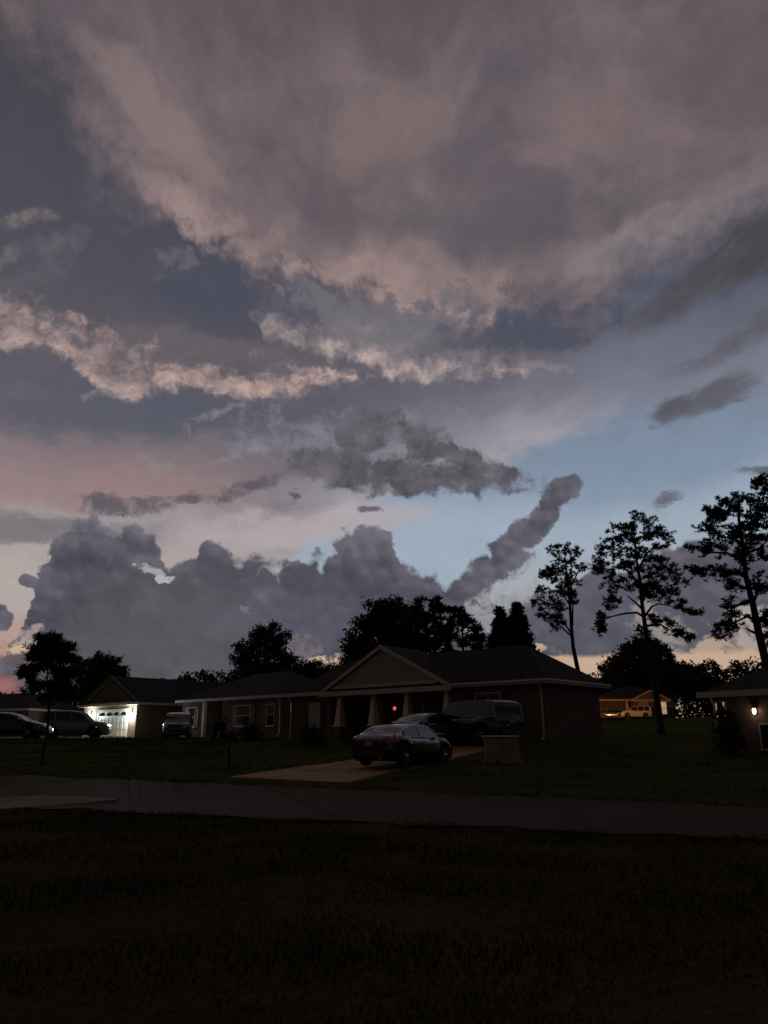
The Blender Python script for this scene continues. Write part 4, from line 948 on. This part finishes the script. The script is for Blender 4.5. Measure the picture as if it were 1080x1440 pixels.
tree('pine_tree', 'heavy leaning pine at the roof of the lamp lit brick house', 52,
     [(1092, 1000), (1078, 938), (1066, 890), (1057, 850), (1050, 810), (1044, 770), (1040, 730), (1038, 705)],
     [(1020, 705, 22, 14), (1040, 700, 16, 12), (1005, 722, 16, 12), (1030, 725, 24, 14), (1056, 715, 16, 16), (1064, 690, 16, 12), (1078, 685, 20, 16), (1080, 720, 24, 20), (990, 742, 9, 6), (1002, 750, 14, 8), (1020, 748, 18, 12), (1045, 750, 22, 14), (1072, 755, 20, 14),
      (984, 772, 16, 6), (1004, 770, 18, 9), (1028, 772, 20, 10), (1050, 778, 14, 10), (1075, 780, 14, 10), (990, 803, 14, 6), (1010, 801, 20, 8), (1030, 800, 18, 8), (1028, 820, 12, 7), (1042, 824, 12, 7), (1066, 822, 18, 10), (1085, 820, 20, 14),
      (1036, 850, 16, 9), (1030, 862, 12, 6), (1020, 876, 16, 7), (1010, 890, 10, 7), (1030, 882, 8, 6), (1072, 875, 12, 9), (1086, 870, 14, 12), (1084, 900, 10, 10), (1058, 740, 12, 12), (1090, 750, 14, 20)],
     [[(1063, 872), (1050, 867), (1040, 872), (1025, 880)], [(1067, 892), (1052, 889), (1040, 886)], [(1055, 845), (1040, 850), (1030, 858)], [(1050, 812), (1030, 804), (1005, 803)], [(1047, 790), (1025, 776), (990, 773)], [(1045, 780), (1070, 770), (1080, 760)], [(1058, 850), (1072, 826), (1085, 815)]],
     rad=.36, size=.26, dens=38, seed=13, swell=1.24, autolimb=False)
# trees behind the houses
tree('leafy_tree', 'widest dark leafy tree rising behind the front gable', 66,
     [(535, 1010), (538, 960), (540, 900), (545, 850)],
     [(545, 848, 18, 10), (530, 862, 20, 14), (556, 860, 22, 14), (515, 878, 16, 12), (540, 882, 30, 16), (566, 880, 22, 18), (505, 900, 18, 14), (530, 906, 30, 18), (562, 905, 26, 18), (498, 920, 16, 12), (515, 935, 26, 18), (545, 935, 34, 18), (575, 925, 24, 24), (492, 945, 18, 16), (510, 960, 30, 16), (545, 962, 30, 14)],
     kind='leaf', rad=.3, size=.42, dens=26, seed=21)
tree('pine_tree', 'round topped pine in the middle of the clump behind the front gable', 70,
     [(612, 1010), (612, 960), (610, 900), (606, 850)],
     [(604, 848, 16, 7), (592, 856, 14, 9), (618, 856, 14, 9), (600, 866, 26, 12), (625, 870, 16, 12), (590, 880, 20, 14), (612, 888, 28, 14), (635, 885, 14, 14), (595, 905, 24, 14), (622, 908, 26, 16), (600, 928, 28, 14), (630, 930, 24, 14)],
     kind='pine', rad=.28, size=.42, dens=22, seed=22)
tree('pine_tree', 'loose pine at the right edge of the clump behind the front gable', 68,
     [(655, 1010), (652, 950), (650, 900), (648, 862)],
     [(645, 860, 12, 7), (640, 872, 14, 8), (658, 872, 12, 8), (650, 884, 20, 9), (668, 884, 8, 6), (646, 898, 18, 9), (666, 896, 12, 7), (674, 900, 6, 5), (650, 912, 22, 8), (670, 910, 10, 6), (645, 926, 20, 10)],
     kind='pine', rad=.24, size=.36, dens=18, seed=23)
def spire(cx, top, bottom, half, rng):
    out = []
    n = int((bottom - top) / 4.6)
    for k in range(n):
        y = top + (bottom - top) * k / n; w = half * (k / n) ** .8 + 1.5
        for u in (-.75, 0, .75) if k > 2 else (0,):
            out.append((cx + u * w + rng.uniform(-1, 1) * 1.6, y + abs(u) * 3 + rng.uniform(-1.5, 1.5), max(2.2, w * rng.uniform(.3, .5)), 3.0))
    return out
_r = random.Random(4)
tree('conifer_tree', 'shorter of the two conifers above the right half of the gabled roof', 68,
     [(704, 1010), (704, 950), (703, 900), (703, 862)], spire(703, 860, 935, 15, _r), kind='pine', rad=.2, size=.34, dens=15, seed=24, swell=1.05, autolimb=False)
tree('conifer_tree', 'taller pointed conifer of the pair above the gabled roof', 66,
     [(730, 1010), (729, 950), (727, 900), (726, 856)], spire(727, 853, 935, 25, _r), kind='pine', rad=.2, size=.34, dens=15, seed=25, swell=1.05, autolimb=False)
tree('leafy_tree', 'broad tree standing behind the dark hip roof of the middle house', 76,
     [(375, 1010), (374, 960), (372, 920), (372, 890)],
     [(374, 884, 14, 6), (364, 890, 12, 8), (388, 892, 16, 8), (360, 902, 16, 9), (380, 904, 20, 9), (398, 902, 9, 8), (348, 914, 14, 8), (370, 918, 24, 10), (394, 918, 14, 9), (340, 926, 12, 8), (360, 932, 26, 10), (388, 934, 22, 9), (406, 930, 14, 7), (335, 940, 10, 8), (415, 940, 10, 6), (370, 948, 34, 12)],
     kind='leaf', rad=.28, size=.40, dens=20, seed=26)
for i, (px, py, w, h, lb) in enumerate(((438, 945, 18, 14, 'small round tree between the middle house and the gabled house'), (470, 948, 16, 14, 'low bushy tree just left of the front gable peak, below the bright cloud gap'), (418, 955, 14, 16, 'low dark tree touching the right end of the middle house roof'))):
    tree('leafy_tree', lb, 80, [(px, 1010), (px, py + 15), (px, py - h * .4)], [(px, py - h * .5, w * .7, h * .5), (px - w * .5, py + 2, w * .6, h * .6), (px + w * .5, py + 2, w * .6, h * .6), (px, py + h * .9, w * 1.1, h * .8)], kind='leaf', rad=.16, size=.42, dens=24, seed=30 + i)
tree('leafy_tree', 'round crowned tree behind the lit garage gable', 84,
     [(146, 1010), (146, 960), (146, 935)],
     [(146, 928, 14, 7), (132, 938, 14, 10), (156, 936, 14, 10), (124, 950, 10, 10), (146, 950, 24, 12), (166, 950, 10, 10), (135, 966, 20, 12), (160, 966, 16, 12)],
     kind='leaf', rad=.2, size=.42, dens=28, seed=34, gap=.4)
tree('street_tree', 'small spiky leaved tree on a thin trunk by the maroon car', 27.5,
     [(60, 1066), (63, 1030), (66, 990), (69, 950), (70, 915)],
     [(72, 902, 16, 8), (88, 906, 16, 8), (56, 914, 14, 9), (78, 918, 20, 10), (98, 918, 12, 10), (46, 928, 14, 9), (66, 932, 18, 10), (92, 934, 18, 10), (108, 930, 8, 7), (36, 944, 13, 5), (56, 948, 18, 8), (84, 950, 20, 10), (106, 950, 10, 8), (40, 958, 8, 4), (60, 964, 16, 8), (84, 966, 18, 8), (102, 966, 10, 8), (46, 972, 10, 4), (70, 980, 16, 7), (92, 980, 12, 6)],
     kind='spike', rad=.075, size=.17, dens=230, seed=35, gap=.5, swell=1.3)
tree('leafy_tree', 'dark spreading tree around the foot of the tall broad pine', 150,
     [(905, 1012), (905, 960), (905, 920)],
     [(905, 905, 20, 9), (890, 914, 18, 10), (922, 914, 20, 10), (870, 930, 18, 10), (900, 928, 30, 12), (935, 928, 18, 10), (857, 942, 14, 12), (885, 948, 30, 14), (925, 948, 30, 14), (950, 944, 16, 9), (855, 960, 14, 12), (880, 965, 24, 12), (950, 958, 20, 10)],
     kind='leaf', rad=.25, size=.75, dens=14, seed=36, swell=.96)
tree('leafy_tree', 'low tree beyond the far orange lit house, right of the tall pine trunk', 158,
     [(968, 1000), (968, 970), (968, 955)],
     [(968, 948, 18, 8), (950, 958, 18, 10), (985, 956, 18, 9), (965, 968, 30, 12), (1000, 962, 14, 10), (985, 975, 24, 12)], kind='leaf', rad=.25, size=.8, dens=13, seed=37)
def shrub(label, px, py, wpx, hpx, seed, name='shrub', size=.2):
    p = ground_at(px, py); rng = np.random.default_rng(seed); ppm = F * .96 / p.y
    root = thing(name, p, label, 'shrub'); vs, fs = [], []; w, h = wpx / ppm, hpx / ppm
    for _ in range(int(70 * w * h) + 25):
        a = rng.uniform(0, 6.28); r = rng.uniform(0, 1) ** .5; zz = rng.uniform(.02, 1) ** .8
        k = math.sqrt(max(0.05, 1 - (zz * .92) ** 2.4)); tuft_leaf(vs, fs, np.array([math.cos(a) * r * w / 2 * k, math.sin(a) * r * w / 2 * k, zz * h]), size, rng, 9)
    b = MB(); b.v = vs; b.f = fs; b.build('foliage', 'leaves', root, recalc=False)
    b = MB()
    for k in range(5): a = k * 1.3; b.tube([(0, 0, -.1), (math.cos(a) * w * .2, math.sin(a) * w * .2, h * .7)], [.04, .015], 5)
    b.build('stem', 'bark', root)
shrub('big dark shrub covering the wall between the lit window and the wall lamp', 1027, 1062, 36, 56, 41)
shrub('low shrub under the pale blue-green window of the gabled house', 440, 1048, 34, 20, 42)
shrub('low shrub beside the porch piers of the gabled house', 500, 1046, 30, 18, 43)
shrub('rounded shrub before the shuttered window of the middle house', 352, 1042, 30, 18, 44)
shrub('small shrub at the foot of the porch post of the middle house', 308, 1041, 16, 24, 45)
def far_trees():
    rng = np.random.default_rng(5); vs, fs = [], []
    for a in np.arange(-40, 40, .55):
        Y = rng.uniform(172, 196); x = math.tan(R(a)) * Y; z0 = tz(x, Y)
        px = 540 + F * .985 * math.tan(R(a))
        top = np.interp(px, [-300, 0, 200, 290, 420, 500, 760, 860, 950, 1000, 1060, 1300], [985, 985, 968, 957, 952, 950, 962, 955, 940, 944, 940, 930]) + rng.normal() * 4
        zt = EYE + (1040 - top) / F * Y * 1.0
        h = max(3, zt - z0); w = rng.uniform(2.2, 3.6)
        for _ in range(80):
            zz = rng.uniform(0, 1); r = w * math.sqrt(max(.08, 1 - max(0, zz - .45) ** 2 * 3.2)); th = rng.uniform(0, 6.28); q = rng.uniform(.3, 1)
            tuft_leaf(vs, fs, np.array([x + math.cos(th) * r * q, Y + math.sin(th) * r * q, z0 + zz * h]), 1.15, rng, 9)
    b = MB(); b.v = vs; b.f = fs; o = b.build('far_treeline', 'far_leaves', recalc=False)
    tag(o, 'far dark line of woods along the horizon beyond every house', 'woods', kind='stuff')
far_trees()
def grass():
    rng = np.random.default_rng(9); V = []; n = 0
    def patch(N, x0, x1, y0, y1, h, ok):
        h = h * .8
        x = rng.uniform(x0, x1, N); y = y0 + (y1 - y0) * rng.uniform(0, 1, N) ** 1.4; m_ = ok(x, y); x, y = x[m_], y[m_]
        z = terr(x, y) - .02; a = rng.uniform(0, 6.28, len(x)); hh = h * rng.uniform(.5, 1.3, len(x)) * (1 + .45 * np.sin(x * 1.1 + 2 * np.sin(y * .6)) * np.sin(y * 1.7 + 1.5 * np.sin(x * .8))); hh = np.where(rng.random(len(x)) < .03, hh * 1.9, hh); w = .006 + y * .0006
        lx, ly = rng.normal(0, .5, len(x)) * hh, rng.normal(0, .5, len(x)) * hh
        return np.stack([np.stack([x - np.cos(a) * w, y - np.sin(a) * w, z], -1), np.stack([x + np.cos(a) * w, y + np.sin(a) * w, z], -1), np.stack([x + lx, y + ly, z + hh], -1)], 1)
    q = lambda x, y: CA * x + SA * y
    V.append(patch(110000, -12, 12, 3.2, 17, .085, lambda x, y: (q(x, y) < 14.2 + .25 * np.sin(x * 1.7) * np.sin(x * .63 + 1) + rng.exponential(.14, len(x)) - .1) & (abs(x) < y * .62 + 1)))
    def far_ok(x, y):
        qq = q(x, y); return (qq > 19.0 - .2 * np.sin(x * 1.3) * np.sin(x * .5) - rng.exponential(.16, len(x)) + .1) & (qq < 33)
    dpoly = [g(300, 1097), g(480, 1107), g(565, 1090), g(645, 1072), g(735, 1053), g(555, 1050), g(490, 1069), g(425, 1078)]
    def inside(x, y):
        r = np.zeros(len(x), bool)
        for (ax, ay), (bx_, by) in zip(dpoly, dpoly[1:] + dpoly[:1]):
            c = ((ay > y) != (by > y)) & (x < (bx_ - ax) * (y - ay) / (by - ay + 1e-9) + ax); r ^= c
        return r
    V.append(patch(90000, -22, 20, 17, 45, .08, lambda x, y: far_ok(x, y) & ~inside(x, y)))
    V.append(patch(50000, -30, -4, 34, 64, .09, lambda x, y: q(x, y) > 32))
    def blades(V, mm, label):
        me = bpy.data.meshes.new('grass'); nv = len(V) * 3
        me.vertices.add(nv); me.vertices.foreach_set('co', V.reshape(-1)); me.loops.add(nv); me.loops.foreach_set('vertex_index', np.arange(nv, dtype=np.int32))
        me.polygons.add(len(V)); me.polygons.foreach_set('loop_start', np.arange(0, nv, 3, dtype=np.int32)); me.update(calc_edges=True)
        me.materials.append(M[mm]); o = bpy.data.objects.new('grass', me); COL.objects.link(o)
        tag(o, label, 'grass', kind='stuff')
    blades(V[0], 'dry_grass', 'dark dry grass of the near yard this side of the road')
    blades(np.concatenate(V[1:]), 'grass', 'greener mown grass of the yards across the road')
grass()
